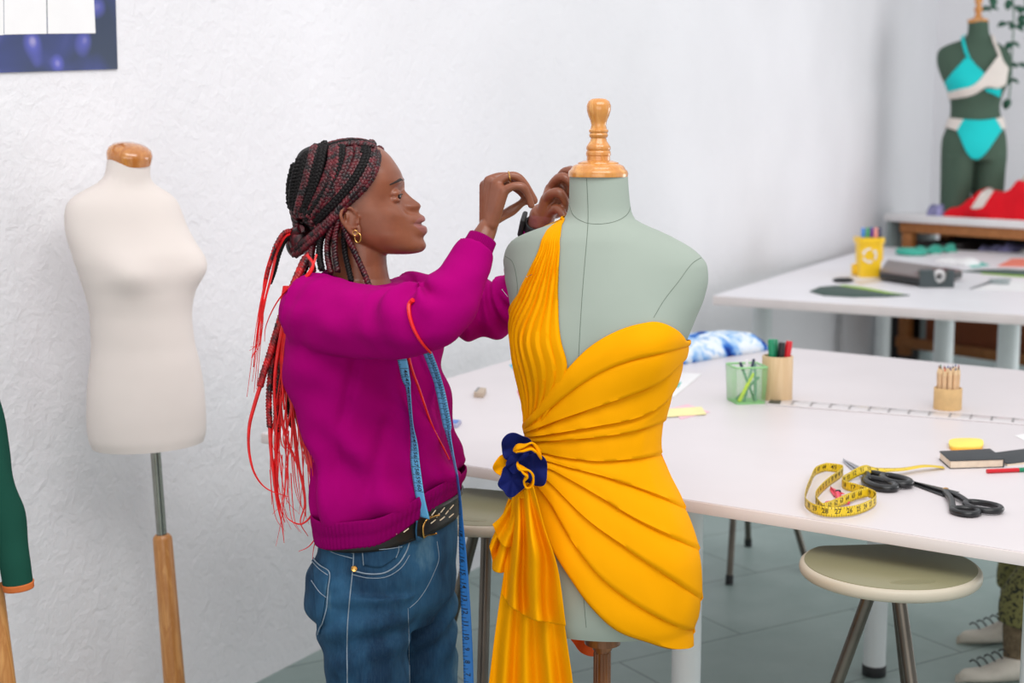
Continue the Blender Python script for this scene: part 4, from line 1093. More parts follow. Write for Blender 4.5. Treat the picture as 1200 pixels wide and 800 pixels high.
# ================================================================ lettering along ribbons
_txt = {}
def text_geo(s_, bold=0.0):
    if (s_, bold) in _txt: return _txt[(s_, bold)]
    c = bpy.data.curves.new('t', 'FONT'); c.body = s_; c.size = 1; c.align_x = 'CENTER'; c.align_y = 'CENTER'; c.resolution_u = 2; c.offset = bold
    o = bpy.data.objects.new('t', c); COL.objects.link(o); me = evalmesh(o)
    g = ([(v.co.x, v.co.y) for v in me.vertices], [tuple(p.vertices) for p in me.polygons])
    bpy.data.objects.remove(o); bpy.data.curves.remove(c); bpy.data.meshes.remove(me); _txt[(s_, bold)] = g; return g
class Ribbon:
    """flat tape: centre line points with the direction of its width"""
    def __init__(s, pts, wid, width, n=160):
        q = cr([tuple(p) + tuple(w) for p, w in zip(pts, wid)], n); s.p = [V(x[:3]) for x in q]; s.w = [V(x[3:]).normalized() for x in q]; s.width = width
        s.L = [0]
        for a, b in zip(s.p, s.p[1:]): s.L.append(s.L[-1] + (b-a).length)
    def at(s, d, y, off=0.0):
        d = max(0, min(s.L[-1] - 1e-6, d)); i = 0; lo, hi = 0, len(s.L) - 1
        while hi - lo > 1:
            m = (lo + hi)//2
            if s.L[m] <= d: lo = m
            else: hi = m
        i = lo; t = (d - s.L[i])/max(1e-9, s.L[i+1]-s.L[i]); p = s.p[i].lerp(s.p[i+1], t); w = s.w[i].lerp(s.w[i+1], t).normalized()
        n = (s.p[i+1]-s.p[i]).normalized().cross(w)
        return p + w*y + n*off
    def mesh(s, name, mat, par, th=.0006):
        rows = [[s.p[i] + s.w[i]*(y*s.width) for y in (-.5, -.25, 0, .25, .5)] for i in range(len(s.p))]
        o = MB().grid(rows).build(name, mat, par, 0); return solid(o, th, 0)
    def marks(s, m, d0, d1, step, side, off, sub=5, long=.30, short=.16, wd=.0007):
        d = d0; i = 0
        while d < d1:
            l = (long if i % sub == 0 else short)*s.width; y0 = side*s.width*.5; y1 = y0 - side*l
            m.add([s.at(d-wd/2, y0, off), s.at(d+wd/2, y0, off), s.at(d+wd/2, y1, off), s.at(d-wd/2, y1, off)], [(0, 1, 2, 3)]); d += step; i += 1
    def text(s, m, t, d, size, off, rot=0, y=0.0, flip=False, bold=.012):
        vs, fs = text_geo(t, bold); cr_, sr = math.cos(rot), math.sin(rot); f = -1 if flip else 1
        m.add([s.at(d + f*(x*cr_ - z*sr)*size, y + (x*sr + z*cr_)*size, off) for x, z in vs], fs)
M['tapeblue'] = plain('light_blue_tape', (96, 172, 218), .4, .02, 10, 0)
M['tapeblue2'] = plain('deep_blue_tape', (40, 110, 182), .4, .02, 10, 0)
M['tapeyellow'] = plain('yellow_tape', (226, 192, 34), .4, .03, 10, 0)
M['tapecream'] = plain('pale_yellow_tape', (226, 206, 112), .4, .03, 10, 0)
M['ink'] = plain('black_ink', (24, 24, 26), .5, .02, 10, 0)
M['steel'] = plain('brushed_steel', (190, 192, 196), .28, .04, 30, .03, metal=1)
M['blackplastic'] = plain('black_plastic', (24, 25, 27), .3, .05, 20, .02)
# ---------------------------------------------------------------- blue tape round the woman's neck
bt = thing('measuring_tape', "light blue measuring tape hanging round the woman's neck", 'measuring tape', W(470, 500, -.12))
def on(pts, off, tree, lift=None):
    return [hit(tree, x, y, off, 2.5) for x, y in pts]
def width_dir(c, lean):       # across the tape, in the plane facing out of the chest
    return [V((math.cos(a)*.85, -math.cos(a)*.35, math.sin(a))) for a in lean]
L1 = [(458, 392), (466, 414), (472, 440), (476, 462), (478.5, 490), (482, 520), (484.5, 552), (489, 580), (495, 604)]
Lp3 = on(L1, .008, TBV)
Lp3 = [Lp3[0]] + [p + V((.0, -.002 - .006*math.sin(i), 0)) for i, p in enumerate(Lp3[1:])]
RB1 = Ribbon(Lp3, [V((.85, -.35, .1)), V((.85, -.35, .1)), V((.8, -.5, .1)), V((.45, -.88, .1)), V((.38, -.92, .05)), V((.7, -.7, 0)), V((.9, -.4, -.06)), V((.9, -.4, -.1)), V((.9, -.4, -.14))], .0195)
s1 = RB1.mesh('left_strand', M['tapeblue'], bt)
m = MB()
for i in range(15):
    d = RB1.L[-1] - .062 - i*.0155; RB1.text(m, str(60 - i) if i < 9 else str(60-i), d, .0125, .0007, 0 + math.pi/2*0, 0.002, bold=.01)
RB1.marks(m, .02, RB1.L[-1] - .05, .0039, -1, .0007); RB1.marks(m, .02, RB1.L[-1]-.05, .0155, 1, .0007, 1, .9, .9, .0009)
m.build('numerals', M['ink'], s1, 0)
R1 = [(488, 392), (497, 414), (505, 434), (512, 458), (518, 486), (524, 508), (530, 530), (536, 556), (539, 580), (540, 610), (542, 640), (544, 680), (547, 730), (549, 780), (550, 830), (551, 870)]
Rp3 = []
for i, (x, y) in enumerate(R1):
    if i < 5: q = hit(TBV, min(x, 518), y, .008, 2.6)
    else: q = W(x, y, lerp(-.085, -.06, min(1, (i-5)/4)))
    Rp3.append(q)
Rp3 = smoothp(Rp3, 1)
wd2 = [V((.85, -.4, .15))]*5 + [V((.55, -.8, 0)), V((.35, -.9, 0)), V((.28, -.95, 0)), V((.30, -.95, 0)), V((.45, -.9, 0)), V((.7, -.7, 0)), V((.85, -.5, 0)), V((.95, -.3, 0)), V((.97, -.2, 0)), V((.97, -.2, 0)), V((.97, -.2, 0))]
RB2 = Ribbon(Rp3, wd2, .0195, 220)
RBu = Ribbon(Rp3[:8], wd2[:8], .0195, 90); RBu.mesh('right_strand', M['tapeblue'], bt)
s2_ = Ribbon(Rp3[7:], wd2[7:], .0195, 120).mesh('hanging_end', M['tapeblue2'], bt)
m = MB(); dlen = RB2.L[-1]
for i, nn in enumerate(range(18, 4, -1)):
    RB2.text(m, str(nn), dlen - .075 - (nn-5)*.0254 - .012, .014, .0007, math.pi/2*0, -.0015, bold=.012)
RB2.marks(m, .2, dlen - .02, .00635, -1, .0007, 4, .5, .22, .0009)
for i in range(22): RB2.text(m, str(20 + i), .025 + i*.0105, .0085, .0007, math.pi/2*0, .002)
RB2.marks(m, .01, .25, .00525, 1, .0007, 2, .9, .25, .0008)
m.build('numerals', M['ink'], s2_, 0)
nb_ = [Lp3[0], W(456, 372, -.12), W(446, 362, -.09), W(432, 354, -.075), W(412, 348, -.04), W(404, 340, 0), W(414, 331, .05), W(440, 342, .07), W(470, 366, .03), W(484, 382, -.03), Rp3[0]]
RBN = Ribbon(nb_, [RB1.w[0]] + [V((.6, -.6, .3)), V((.5, -.7, .4)), V((.3, -.5, .8)), V((-.1, -.3, .95)), V((-.3, 0, .95)), V((-.1, .3, .95)), V((.3, .2, .9)), V((.6, -.2, .6)), V((.8, -.35, .3)), V((.85, -.4, .15))], .0195)
RBN.mesh('neck_strand', M['tapeblue'], bt)

# ================================================================ things on the cutting table
def tp(x, y, h=0.0): return Pz(x, y, TZ + h)
yt = thing('measuring_tape', 'yellow measuring tape looped on its edge on the cutting table', 'measuring tape', tp(985, 590))
path = [(1106, 549), (1085, 552), (1060, 556), (1034, 558), (1010, 562), (994, 566), (986.5, 571), (991, 576), (1004, 579.5), (1017, 584), (1025, 588), (1024.5, 595), (1012, 602), (994, 606.5), (974, 607.5), (955, 604), (944.5, 597), (944, 586), (950, 570), (956, 558.5), (964, 555), (975, 554.5), (985, 556), (984, 562), (973, 570), (961, 581), (955.5, 592), (960, 599.5), (974, 600), (990, 593), (1006, 587), (1017, 584.5)]
lean = [.05, .05, .1, .25, 1.2, 1.5, 1.6, 1.5, 1.45, 1.4, 1.4, 1.45, 1.45, 1.4, 1.4, 1.45, 1.5, 1.6, 1.6, 1.6, 1.6, 1.5, 1.5, 1.4, 1.4, 1.4, 1.5, 1.5, 1.2, 1.2, 1.3, 1.4]
pp = [tp(x, y, .0) for x, y in path]; pts = []; wid = []
for i, (p, l) in enumerate(zip(pp, lean)):
    t = (pp[min(i+1, len(pp)-1)] - pp[max(i-1, 0)]).normalized(); sd = V((-t.y, t.x, 0))
    w_ = (V((0, 0, 1))*math.sin(l) + V((0, 1, 0))*math.cos(l)).normalized(); wid.append(w_); pts.append(p + V((0, 0, .0105*math.sin(l) + .0028 + (.009 if 1 <= i <= 4 else 0) + (.0015 if i > 27 else 0))))
RY = Ribbon(pts, wid, .0195, 420)
ry = RY.mesh('ribbon', M['tapeyellow'], yt)
m = MB(); dd = RY.L[-1]; d = .19; k = 9
while d < dd - .02:
    for o_ in (.0007, -.0007):
        RY.text(m, str(k), d, .0135, o_, 0, .001, flip=o_ < 0)
    d += .0254; k += 1
for o_ in (.0006, -.0006): RY.marks(m, .12, dd - .005, .00635, 1, o_, 4, .42, .22, .0009); RY.marks(m, .12, dd - .005, .005, -1, o_, 2, .3, .18, .0007)
m.build('numerals', M['ink'], ry, 0)

def scissors(name, label, tip, piv, hand1, hand2, hr1, hr2, mats, wpx, gap=0.0, h=.007, screw=True, bow_r=.0052, z=TZ):
    """tip, pivot and the two finger loops (centre, long half, short half, angle) given in the table plane"""
    T = Pz(*tip, z); Pv = Pz(*piv, z); t = thing(name, label, 'scissors', Pv)
    ax = (Pv - T); L_ = ax.length; ax.normalize(); sd = V((-ax.y, ax.x, 0))
    for k, sg in enumerate((1, -1)):
        m = MB(); z0 = .002 + .0035*k; top = .0032; rows = []
        for i in range(21):
            u = i/20; w_ = wpx*(.10 + .90*u**.8); c = T + ax*(L_*1.16*u) + sd*(sg*gap*(1-u))
            a = c + sd*(sg*w_*.25); b_ = c - sd*(sg*w_*.75)
            rows.append([a + V((0, 0, z0)), b_ + V((0, 0, z0 + .0004)), b_ + V((0, 0, z0 + .0010)), c + V((0, 0, z0 + top)), a + V((0, 0, z0 + top))])
        m.grid(rows, cv=True, cap=True); m.build('blade', mats[0], t, 30)
    for k, (hc, hr, sg) in enumerate(((hand1, hr1, 1), (hand2, hr2, -1))):
        C = Pz(hc[0], hc[1], z); E = Pz(hc[2], hc[3], z); d = (E - C); a = d.length; d.normalize(); n_ = V((-d.y, d.x, 0)); ring = []
        for j in range(44):
            th = 2*math.pi*j/44; ring.append(C + d*(a*math.cos(th)) + n_*(hr*math.sin(th)*(1 + .18*math.cos(th))) + V((0, 0, bow_r + .002*k)))
        hm_ = MB(); hm_.tube(ring, bow_r, 12, closed=True, up=(0, 0, 1))
        st = Pv + ax*(L_*.10); near_pt = C - d*a
        q = crv([Pv - ax*.004 + V((0, 0, h)), st.lerp(near_pt, .5) + V((0, 0, bow_r + .003)), near_pt + V((0, 0, bow_r + .002*k))], 16)
        hm_.caps(q, [lerp(.0062, bow_r*1.05, i/15) for i in range(16)], 12)
        hm_.build('finger_loop', mats[1], t, 50)
    if screw: MB().lathe([(.0058, .0), (.0058, .0035), (.0045, .0048), (.0005, .0052)], Pv + V((0, 0, h + .002)), 20).build('pivot_screw', mats[2], t)
    return t
scissors('scissors', 'black tailor scissors with a gold screw, nearest the edge of the cutting table', (1064, 566), (1108, 579), (1131, 602.5, 1146, 604.5), (1151, 598, 1169, 603), .023, .027, (M['blackplastic'], M['blackplastic'], M['brass']), .030, bow_r=.0066)
scissors('scissors', 'steel scissors with wide black handles, lying under the yellow tape', (988, 541), (1013, 557), (1030, 571, 1044, 577), (1049, 568, 1062, 573), .024, .022, (M['steel'], M['blackplastic'], M['steel']), .022, bow_r=.0085)
M['pink'] = plain('pink_plastic', (226, 50, 92), .35, .03, 20, 0)
scissors('thread_snips', 'small pink thread snips inside the loop of yellow tape', (973, 574), (982, 581), (976, 592, 970, 590), (987, 588, 992, 592), .010, .009, (M['pink'], M['pink'], M['ink']), .016, bow_r=.0030, h=.006)
# notebooks
M['cover'] = plain('charcoal_book_cover', (46, 50, 54), .55, .05, 40, .1)
M['paper'] = plain('cream_paper', (226, 208, 186), .8, .03, 60, .05)
M['white'] = plain('white_paper', (236, 234, 234), .8, .01, 10, 0)
def slab4(poly, z0, z1, name, mat, par, bev=.0012):
    return MB().prism(poly, z0, z1, bev).build(name, mat, par)
nbk = thing('notebook', 'closed black notebook beside the red pencil on the cutting table', 'notebook', tp(1138, 545))
q = [tp(1113, 549.5), tp(1177, 547.5), tp(1160, 535), tp(1100, 538)]
slab4(q, TZ, TZ + .0018, 'back_cover', M['cover'], nbk); slab4(q, TZ + .0175, TZ + .0200, 'front_cover', M['cover'], nbk)
c = sum(q, V())/4; slab4([p.lerp(c, .035) for p in q], TZ + .0018, TZ + .0175, 'pages', M['paper'], nbk, 0)
slab4([q[1], q[2], q[2].lerp(q[3], .025), q[1].lerp(q[0], .025)], TZ + .0018, TZ + .0175, 'spine', M['cover'], nbk)
nb2 = thing('notebook', 'thin black notebook lying open-covered behind the closed one', 'notebook', tp(1190, 536))
q = [tp(1180, 546), tp(1222, 541), tp(1203, 528), tp(1160, 533.5)]
slab4(q, TZ, TZ + .004, 'pages', M['paper'], nb2, 0); slab4(q, TZ + .004, TZ + .0062, 'front_cover', M['cover'], nb2)
M['redpaint'] = plain('red_lacquer', (206, 24, 38), .3, .03, 20, 0); M['greenpaint'] = plain('green_lacquer', (18, 132, 92), .35, .03, 20, 0)
pr = thing('pencil', 'red pencil with a green end lying in front of the black notebooks', 'pencil', tp(1180, 551))
a, b = tp(1156.5, 552, .005), tp(1216, 549.5, .005)
MB().tube([a, a.lerp(b, .62)], .0050, 8).build('barrel', M['redpaint'], pr); MB().tube([a.lerp(b, .62), b], .0052, 8).build('end_cap', M['greenpaint'], pr)
M['noteyellow'] = plain('yellow_note_paper', (250, 226, 108), .8, .02, 20, 0); M['noteorange'] = plain('orange_note_paper', (246, 178, 66), .8, .02, 20, 0)
M['notepink'] = plain('pink_note_paper', (242, 196, 210), .8, .02, 20, 0); M['notecyan'] = plain('cyan_note_paper', (90, 196, 222), .8, .02, 20, 0); M['notepale'] = plain('pale_yellow_note_paper', (244, 234, 172), .8, .02, 20, 0)
sp = thing('sticky_note_pad', 'yellow and orange sticky note pad behind the black notebook', 'note pad', tp(1132, 525))
def blob(cx, cy, rx, ry, n=28, ex=3.2, z=TZ, rot=0):
    out = []
    for k in range(n):
        t = 2*math.pi*k/n; c_, s_ = math.cos(t), math.sin(t); x = math.copysign(abs(c_)**(2/ex), c_)*rx; y = math.copysign(abs(s_)**(2/ex), s_)*ry
        out.append(Pz(cx + x + y*rot, cy - y, z))
    return out
MB().prism(blob(1132, 524.2, 19.5, 4.6), TZ, TZ + .006, .0008).build('orange_sheets', M['noteorange'], sp)
MB().prism(blob(1132, 523.2, 20.5, 5.2), TZ + .006, TZ + .011, .0008).build('yellow_sheets', M['noteyellow'], sp)
def sheet(name, label, cat, poly, mat, z=TZ, th=.0012, curl=0, group=None):
    o = MB().prism([Pz(x, y, z) for x, y in poly], z + .0003, z + .0003 + th).build(name, M[mat]); tag(o, label, cat, group); return o
sheet('paper_sheet', 'white paper corner at the right end of the cutting table, above the notebooks', 'paper', [(1189, 510.5), (1230, 505), (1250, 517), (1207, 520)], 'white')
sheet('sticky_note', 'pale yellow sticky note on the table beside the dress', 'note', [(770, 480), (822, 477), (828, 485.5), (776, 489)], 'notepale', TZ + .002)
sheet('sticky_note', 'pink sticky note under the pale yellow one', 'note', [(784, 479), (806, 474), (832, 483), (798, 491.5)], 'notepink', TZ)
sheet('sticky_note', 'cyan sticky note on the table left of the pleated panel', 'note', [(597, 428), (604, 425), (614, 434), (606, 437)], 'notecyan')
sheet('sticky_note', 'bright pink sticky note left of the pleated panel, behind the flower', 'note', [(606, 458), (616, 455), (622, 465), (610, 468)], 'pink')
M['teal'] = plain('teal_print', (96, 190, 176), .8, .02, 20, 0)
sk_ = thing('sketch_sheet', 'white sheet with a teal shape on it, right beside the bodice of the dress', 'paper', tp(795, 452))
MB().prism([tp(770, 446), tp(800, 437.5), tp(822, 439), tp(791, 465), tp(770, 468)], TZ + .0005, TZ + .003, .0004).build('sheet', M['white'], sk_)
MB().prism([tp(786, 451), tp(799, 448.5), tp(795, 455), tp(783, 457)], TZ + .003, TZ + .0034).build('teal_shape', M['teal'], sk_)
er = thing('eraser', 'small beige eraser with a grey end on the table, between the woman and the dress', 'eraser', tp(562, 463))
MB().prism([tp(555, 465.5), tp(566, 466.5), tp(570, 460.5), tp(559.5, 459.5)], TZ, TZ + .016, .002).build('block', plain('beige_rubber', (190, 172, 154), .8, .03, 30, .05), er)
MB().prism([tp(555.3, 465), tp(559, 465.4), tp(563.3, 459.9), tp(559.7, 459.5)], TZ - .0, TZ + .0165, .002).build('sleeve', plain('grey_card', (150, 146, 146), .8, .03, 30, .05), er)
cs = thing('pencil_case', 'blue and white case on the table, just right of the blue tape', 'case', tp(530, 498))
MB().prism([tp(512, 500), tp(536, 501.5), tp(541, 496), tp(518, 494)], TZ, TZ + .010, .002).build('case', plain('grey_violet_plastic', (168, 168, 196), .5, .03, 30, .05), cs)
MB().prism([tp(512, 499), tp(535, 500.5), tp(538, 497), tp(515, 495.5)], TZ + .010, TZ + .012, .0006).build('blue_lid', plain('blue_plastic', (92, 134, 206), .5, .03, 30, .05), cs)
# long clear ruler
M['clear'] = plain('milky_clear_plastic', (216, 209, 210), .25, .01, 20, 0)
rl = thing('ruler', 'long milky ruler with dark end lying across the cutting table', 'ruler', tp(1050, 484))
rq = [tp(898, 474.5), tp(1260, 503), tp(1260, 496.5), tp(903, 468)]
MB().prism(rq, TZ + .0004, TZ + .003, .0006).build('blade', M['clear'], rl)
m = MB(); m2 = MB()
for i in range(15):
    t = .085 + i*.066; a = rq[0].lerp(rq[1], t); b = rq[3].lerp(rq[2], t); u = (rq[1]-rq[0]).normalized(); z = V((0, 0, TZ*0 + .0031))
    a.z = b.z = TZ + .0032
    w_ = u*.0035
    m.add([a.lerp(b, .2) - w_, a.lerp(b, .2) + w_, a.lerp(b, .92) + w_, a.lerp(b, .92) - w_], [(0, 1, 2, 3)])
    m.add([a.lerp(b, .80), a.lerp(b, .80) + u*.014, a.lerp(b, .92) + u*.014, a.lerp(b, .92)], [(0, 1, 2, 3)])
m.build('marking', plain('grey_print', (158, 152, 152), .6, .05, 20, 0), rl, 0)
MB().prism([tp(900, 473.6), tp(914, 474.6), tp(916, 469.6), tp(904, 468.8)], TZ + .003, TZ + .0045, .0003).build('dark_end', plain('dark_olive_label', (74, 74, 62), .6, .2, 60, .05), rl)
# ---------------------------------------------------------------- cups
M['kraft'] = plain('kraft_card', (214, 178, 124), .7, .03, 40, .1)
M['palewood'] = wood('pale_birch', (226, 198, 158), (216, 184, 142), (5, 5, .5), .55, .6, 8, 0)
M['meshgreen'] = plain('pale_green_mesh_metal', (150, 208, 142), .45, .03, 30, 0)
def base_at(px, py, r):            # stands with its front foot at this photo pixel
    q = tp(px, py); d = V((q.x, q.y, 0)).normalized(); return q + d*r
def cup(m, c, R, H, wall=.004, n=40):
    m.lathe([(R*.98, 0), (R, .002), (R, H - .001), (R - wall*.5, H), (R - wall, H - .001), (R - wall, .006), (.001, .006)], c, n); return m
def pencil(name, label, base, tip, r, body, lead, group, n=7):
    t = thing(name, label, 'pencil', base, group); a = V(base); b = V(tip); d = (b - a).normalized(); e = b - d*.020
    MB().tube([a, e], r, n).build('barrel', body, t)
    MB().tube([e, b - d*.007], [r*.98, r*.42], n).build('sharpened_wood', M['palewood'], t)
    MB().tube([b - d*.007, b], [r*.42, r*.06], n).build('lead', lead, t); return t
D1 = base_at(1110, 481.5, .036); k1 = D1.y/F
pc_ = thing('pencil_cup', 'short round kraft cup full of natural pencils on the cutting table', 'cup', D1)
cup(MB(), D1, 16.3*k1, .060).build('cup', M['kraft'], pc_)
cols = [(150, 30, 40), (40, 60, 140), (40, 40, 44), (190, 120, 60), (60, 110, 70), (120, 60, 40), (30, 30, 36), (200, 60, 50), (90, 60, 110), (50, 90, 130), (36, 36, 40), (160, 90, 50), (70, 40, 30), (44, 44, 48)]
rd = random.Random(2); M['pencilwood'] = plain('natural_pencil_wood', (214, 178, 138), .6, .06, 30, .05)
lead_m = [plain('coloured_lead', c_, .5, .05, 20, 0) for c_ in cols]
kk = 0
for ringn, rad in ((11, .0265), (6, .0135)):
    for i in range(ringn):
        a = 2*math.pi*i/ringn + (.3 if ringn == 5 else 0); b0 = D1 + V((rad*.86*math.cos(a), rad*.86*math.sin(a), .008)); t0 = D1 + V((rad*math.cos(a), rad*math.sin(a), .117 + rd.uniform(-.004, .007)))
        pencil('pencil', 'natural wood pencil with a coloured point standing in the kraft cup', b0, t0, .0064, M['pencilwood'], lead_m[kk % len(cols)], 'pencils in the kraft cup'); kk += 1
# wooden pot with markers
D2 = base_at(910, 470.5, .045); k2 = D2.y/F
wp = thing('marker_pot', 'tall pale wooden pot of markers beside the green mesh cup', 'pot', D2)
cup(MB(), D2, 18.2*k2, .127, .005).build('pot', M['palewood'], wp)
def marker(label, x0, dx, dy, cap_c, top, barrel='white', yaw=0.0):
    a = D2 + V((x0*.5, dy*.5, .010)); b = D2 + V((x0 + dx, dy, top)); d = (b-a).normalized(); t = thing('marker_pen', label, 'marker', a)
    MB().tube([a, b - d*.055], .0085, 14).build('barrel', M[barrel], t)
    MB().lathe([(.0105, 0), (.0108, .002), (.0100, .052), (.0085, .056), (.0005, .0565)], b - d*.057, 16, d).build('cap', cap_c, t)
marker('marker with a green cap in the wooden pot', -.018, -.004, -.010, M['greenpaint'], .176); marker('marker with a black cap in the wooden pot', .004, .004, -.016, M['blackplastic'], .168); marker('marker with a red cap leaning in the wooden pot', .016, .016, -.004, M['redpaint'], .170)
marker('second marker with a green cap behind the black one in the wooden pot', -.006, -.002, .012, M['greenpaint'], .173)
# green wire mesh cup
D3 = base_at(874, 473.5, .040); k3 = D3.y/F
gm = thing('mesh_pen_cup', 'square pale green mesh cup of pens on the cutting table', 'cup', D3)
S_ = 17.5*k3; H3 = .105; ry_ = .18
def rot2(x, y, z): return D3 + V((x*math.cos(ry_) - y*math.sin(ry_), x*math.sin(ry_) + y*math.cos(ry_), z))
for si in range(4):
    m = MB(); a = si*math.pi/2
    def sq(u, z, a=a):
        s_ = S_*(1 + .10*z/H3); x, y = u*s_, -s_; return rot2(x*math.cos(a) - y*math.sin(a), x*math.sin(a) + y*math.cos(a), z)
    for i in range(17):
        u = -1 + 2*i/16; m.tube([sq(u, .002), sq(u, H3)], .00042, 4)
    for i in range(19): m.tube([sq(-1, .002 + H3*i/19), sq(1, .002 + H3*i/19)], .00042, 4)
    m.build('mesh_side', M['meshgreen'], gm, 0)
m = MB(); cs_ = [rot2(x*S_*1.1, y*S_*1.1, H3) for x, y in ((-1, -1), (1, -1), (1, 1), (-1, 1))]; m.tube([cs_[i].lerp(cs_[(i+1) % 4], t) for i in range(4) for t in (.06, .3, .5, .7, .94)], .0026, 8, closed=True); m.build('rim', M['meshgreen'], gm)
MB().prism([rot2(x*S_, y*S_, 0) for x, y in ((-1, -1), (1, -1), (1, 1), (-1, 1))], TZ, TZ + .004, .001).build('base', M['meshgreen'], gm)
def penin(label, x0, y0, x1, y1, top, mat, capm=None, r=.0042):
    a = rot2(x0, y0, .006); b = rot2(x1, y1, top); d = (b-a).normalized(); t = thing('pen', label, 'pen', a)
    MB().tube([a, b - d*.022], r, 10).build('barrel', mat, t); MB().caps([b - d*.022, b], r*1.02, 10).build('end_cap', capm or mat, t)
gtone = plain('grey_green_plastic', (104, 142, 132), .4, .03, 20, 0); lime = plain('lime_plastic', (206, 226, 40), .4, .03, 20, 0); navyp = plain('dark_navy_plastic', (36, 46, 74), .4, .03, 20, 0)
penin('lime pen leaning in the green mesh cup', -.030, -.026, .018, .0, .078, lime, None, .0055); penin('grey-green pen with a navy end in the mesh cup', -.012, -.02, .024, .01, .118, gtone, navyp)
penin('grey-green pen with a dark end leaning left in the mesh cup', .022, -.01, -.020, -.004, .112, gtone, navyp); penin('white pen in the green mesh cup', .0, .012, .008, .02, .115, M['white'])
penin('grey-green pen crossing low in the mesh cup', -.028, .006, .030, -.012, .070, gtone); penin('second grey-green pen standing at the right of the mesh cup', .02, -.024, .026, .004, .104, gtone)
# tie-dyed cloth folded at the far left of the table
def tiedye():
    t = NT('blue_tie_dye_cotton'); v = t.co(); a = t.noise(v, 11, 2, .5, .4); b = t.noise(t.co((1, 1, 1.6), (0, 0, .4)), 26, 3, .6, .5)
    c = t.ramp(a, [(.46, (238, 242, 247)), (.54, (170, 206, 240)), (.61, (64, 124, 206)), (.68, (20, 54, 136))])
    c2 = t.ramp(b, [(.5, (244, 247, 250)), (.62, (190, 218, 244)), (.72, (40, 88, 176))])
    t.col(t.mix(1.0, c, c2, 'MULTIPLY')); t.bump(t.noise(v, 300, 2), .1, .001); return t.set(.85, spec=.2)
M['tiedye'] = tiedye()
def cloth_heap(name, label, A, B, depth, H, mat, seed, z, n=70, mth=26, lump=.35, par=None, prof=None):
    """folded cloth lying along A-B: a low mound with rolled edges and soft folds"""
    A = V(A); B = V(B); d = (B-A); L_ = d.length; d.normalize(); q = V((-d.y, d.x, 0)); m = MB(); rows = []
    for i in range(n+1):
        u = i/n; row = []; endf = (1 - abs(2*u-1)**8)**.5 if 0 < u < 1 else .05
        hh = H*(prof(u) if prof else 1)*(1 + lump*noise.noise(V((u*5, seed, 0)))); wd = depth*(1 + .18*noise.noise(V((u*3.3, seed+4, 0))))*(.82 + .18*endf)
        for j in range(mth):
            a = 2*math.pi*j/mth; x = math.cos(a); s_ = math.sin(a)
            yy = math.copysign(abs(x)**.8, x)*wd*.5; zz = max(0, math.copysign(abs(s_)**.65, s_))*hh*endf + (.002 if s_ > 0 else .0005)
            nz = noise.noise(V((u*9, x*1.6, s_*1.4 + seed)))*hh*.22 + noise.noise(V((u*22, x*3, seed)))*hh*.08
            row.append(A + d*(L_*u) + q*(depth*.5 + yy + nz*.5*x) + V((0, 0, zz + (nz*max(0, s_) if s_ > 0 else 0))))
        rows.append(row)
    m.grid(rows, cv=True, cap=True); o = m.build(name, M[mat] if isinstance(mat, str) else mat, par, 0)
    if par is None: tag(o, label, name.replace('_', ' ') if False else 'cloth')
    return o
ca, cb = tp(735, 437), tp(906, 410)
o = cloth_heap('folded_cloth', 'blue and white tie-dyed cloth folded on the cutting table behind the dress', ca, cb, .24, .075, 'tiedye', 3.0, TZ, prof=lambda u: 1 - .25*u); o.location.z = TZ*0
# ================================================================ left side: plain form, hanging sleeve, poster
M['ivory'] = fabric('ivory_jersey_cover', (222, 212, 206), .9, .015, 1200, .1, big=4)
M['capwood'] = wood('polished_amber_wood', (204, 138, 70), (182, 112, 50), (5, 5, 1.2), .12, 1.0, 5, .8)
M['postwood'] = wood('oak_post_wood', (204, 146, 84), (178, 116, 58), (5, 5, .5), .35, 1.5, 7, .2)
M['chrome'] = plain('steel_tube', (150, 150, 142), .25, .05, 20, 0, metal=1)
WFY = 3.42
WF = Form([(187, 126, 176, .046), (205, 122.5, 176, .047), (214, 114, 180, .050), (221, 100, 190, .056), (229, 86, 203, .066), (238, 78, 211, .076), (250, 75.5, 216, .084), (264, 76, 221, .09), (282, 80, 229, .098), (300, 86, 236, .106), (320, 93, 236, .108),
           (345, 101, 229, .102), (372, 106, 226, .096), (400, 107, 229, .096), (430, 104.5, 236, .102), (460, 102, 241, .108), (490, 102, 243, .112), (508, 104, 243, .112), (520, 109, 240, .108)], WFY, math.radians(-38),
          [(math.radians(-26), P(150, 318, WFY).z, .020, .34, .045), (math.radians(50), P(150, 312, WFY).z, .024, .38, .05)])
wf = thing('dress_form', 'bare ivory dress form with a polished wooden neck cap, standing by the left wall', 'dress form', (P(203, 900, WFY).x, WFY, 0))
o = WF.mesh(84, 90).build('torso', M['ivory'], wf, 60)
n0 = P(151, 188, WFY); ax = (P(152, 170, WFY + .012) - P(151, 190, WFY)); ax = V((.16, -.20, .96)).normalized(); kq = mpp(WFY)
MB().lathe([(25.2*kq, -.016), (26.2*kq, .000), (26*kq, .007), (24*kq, .016), (19*kq, .024), (10*kq, .029), (.001, .0305)], n0 + V((.002, 0, .012)), 40, ax, 1, .98).build('neck_cap', M['capwood'], wf)
a, b, c = P(180.5, 520, WFY), P(190, 632, WFY), P(190, 626, WFY); e = P(213, 905, WFY)
MB().tube([a + V((0, 0, .05)), b], .0125, 20).build('pole', M['chrome'], wf)
dz = (e - c).normalized(); e = c + dz*((.075 - c.z)/dz.z)
MB().tube([c, c + dz*.006, c + dz*.012, e], [.018, .0225, .024, .0285], 4 if False else 24).build('post', M['postwood'], wf)
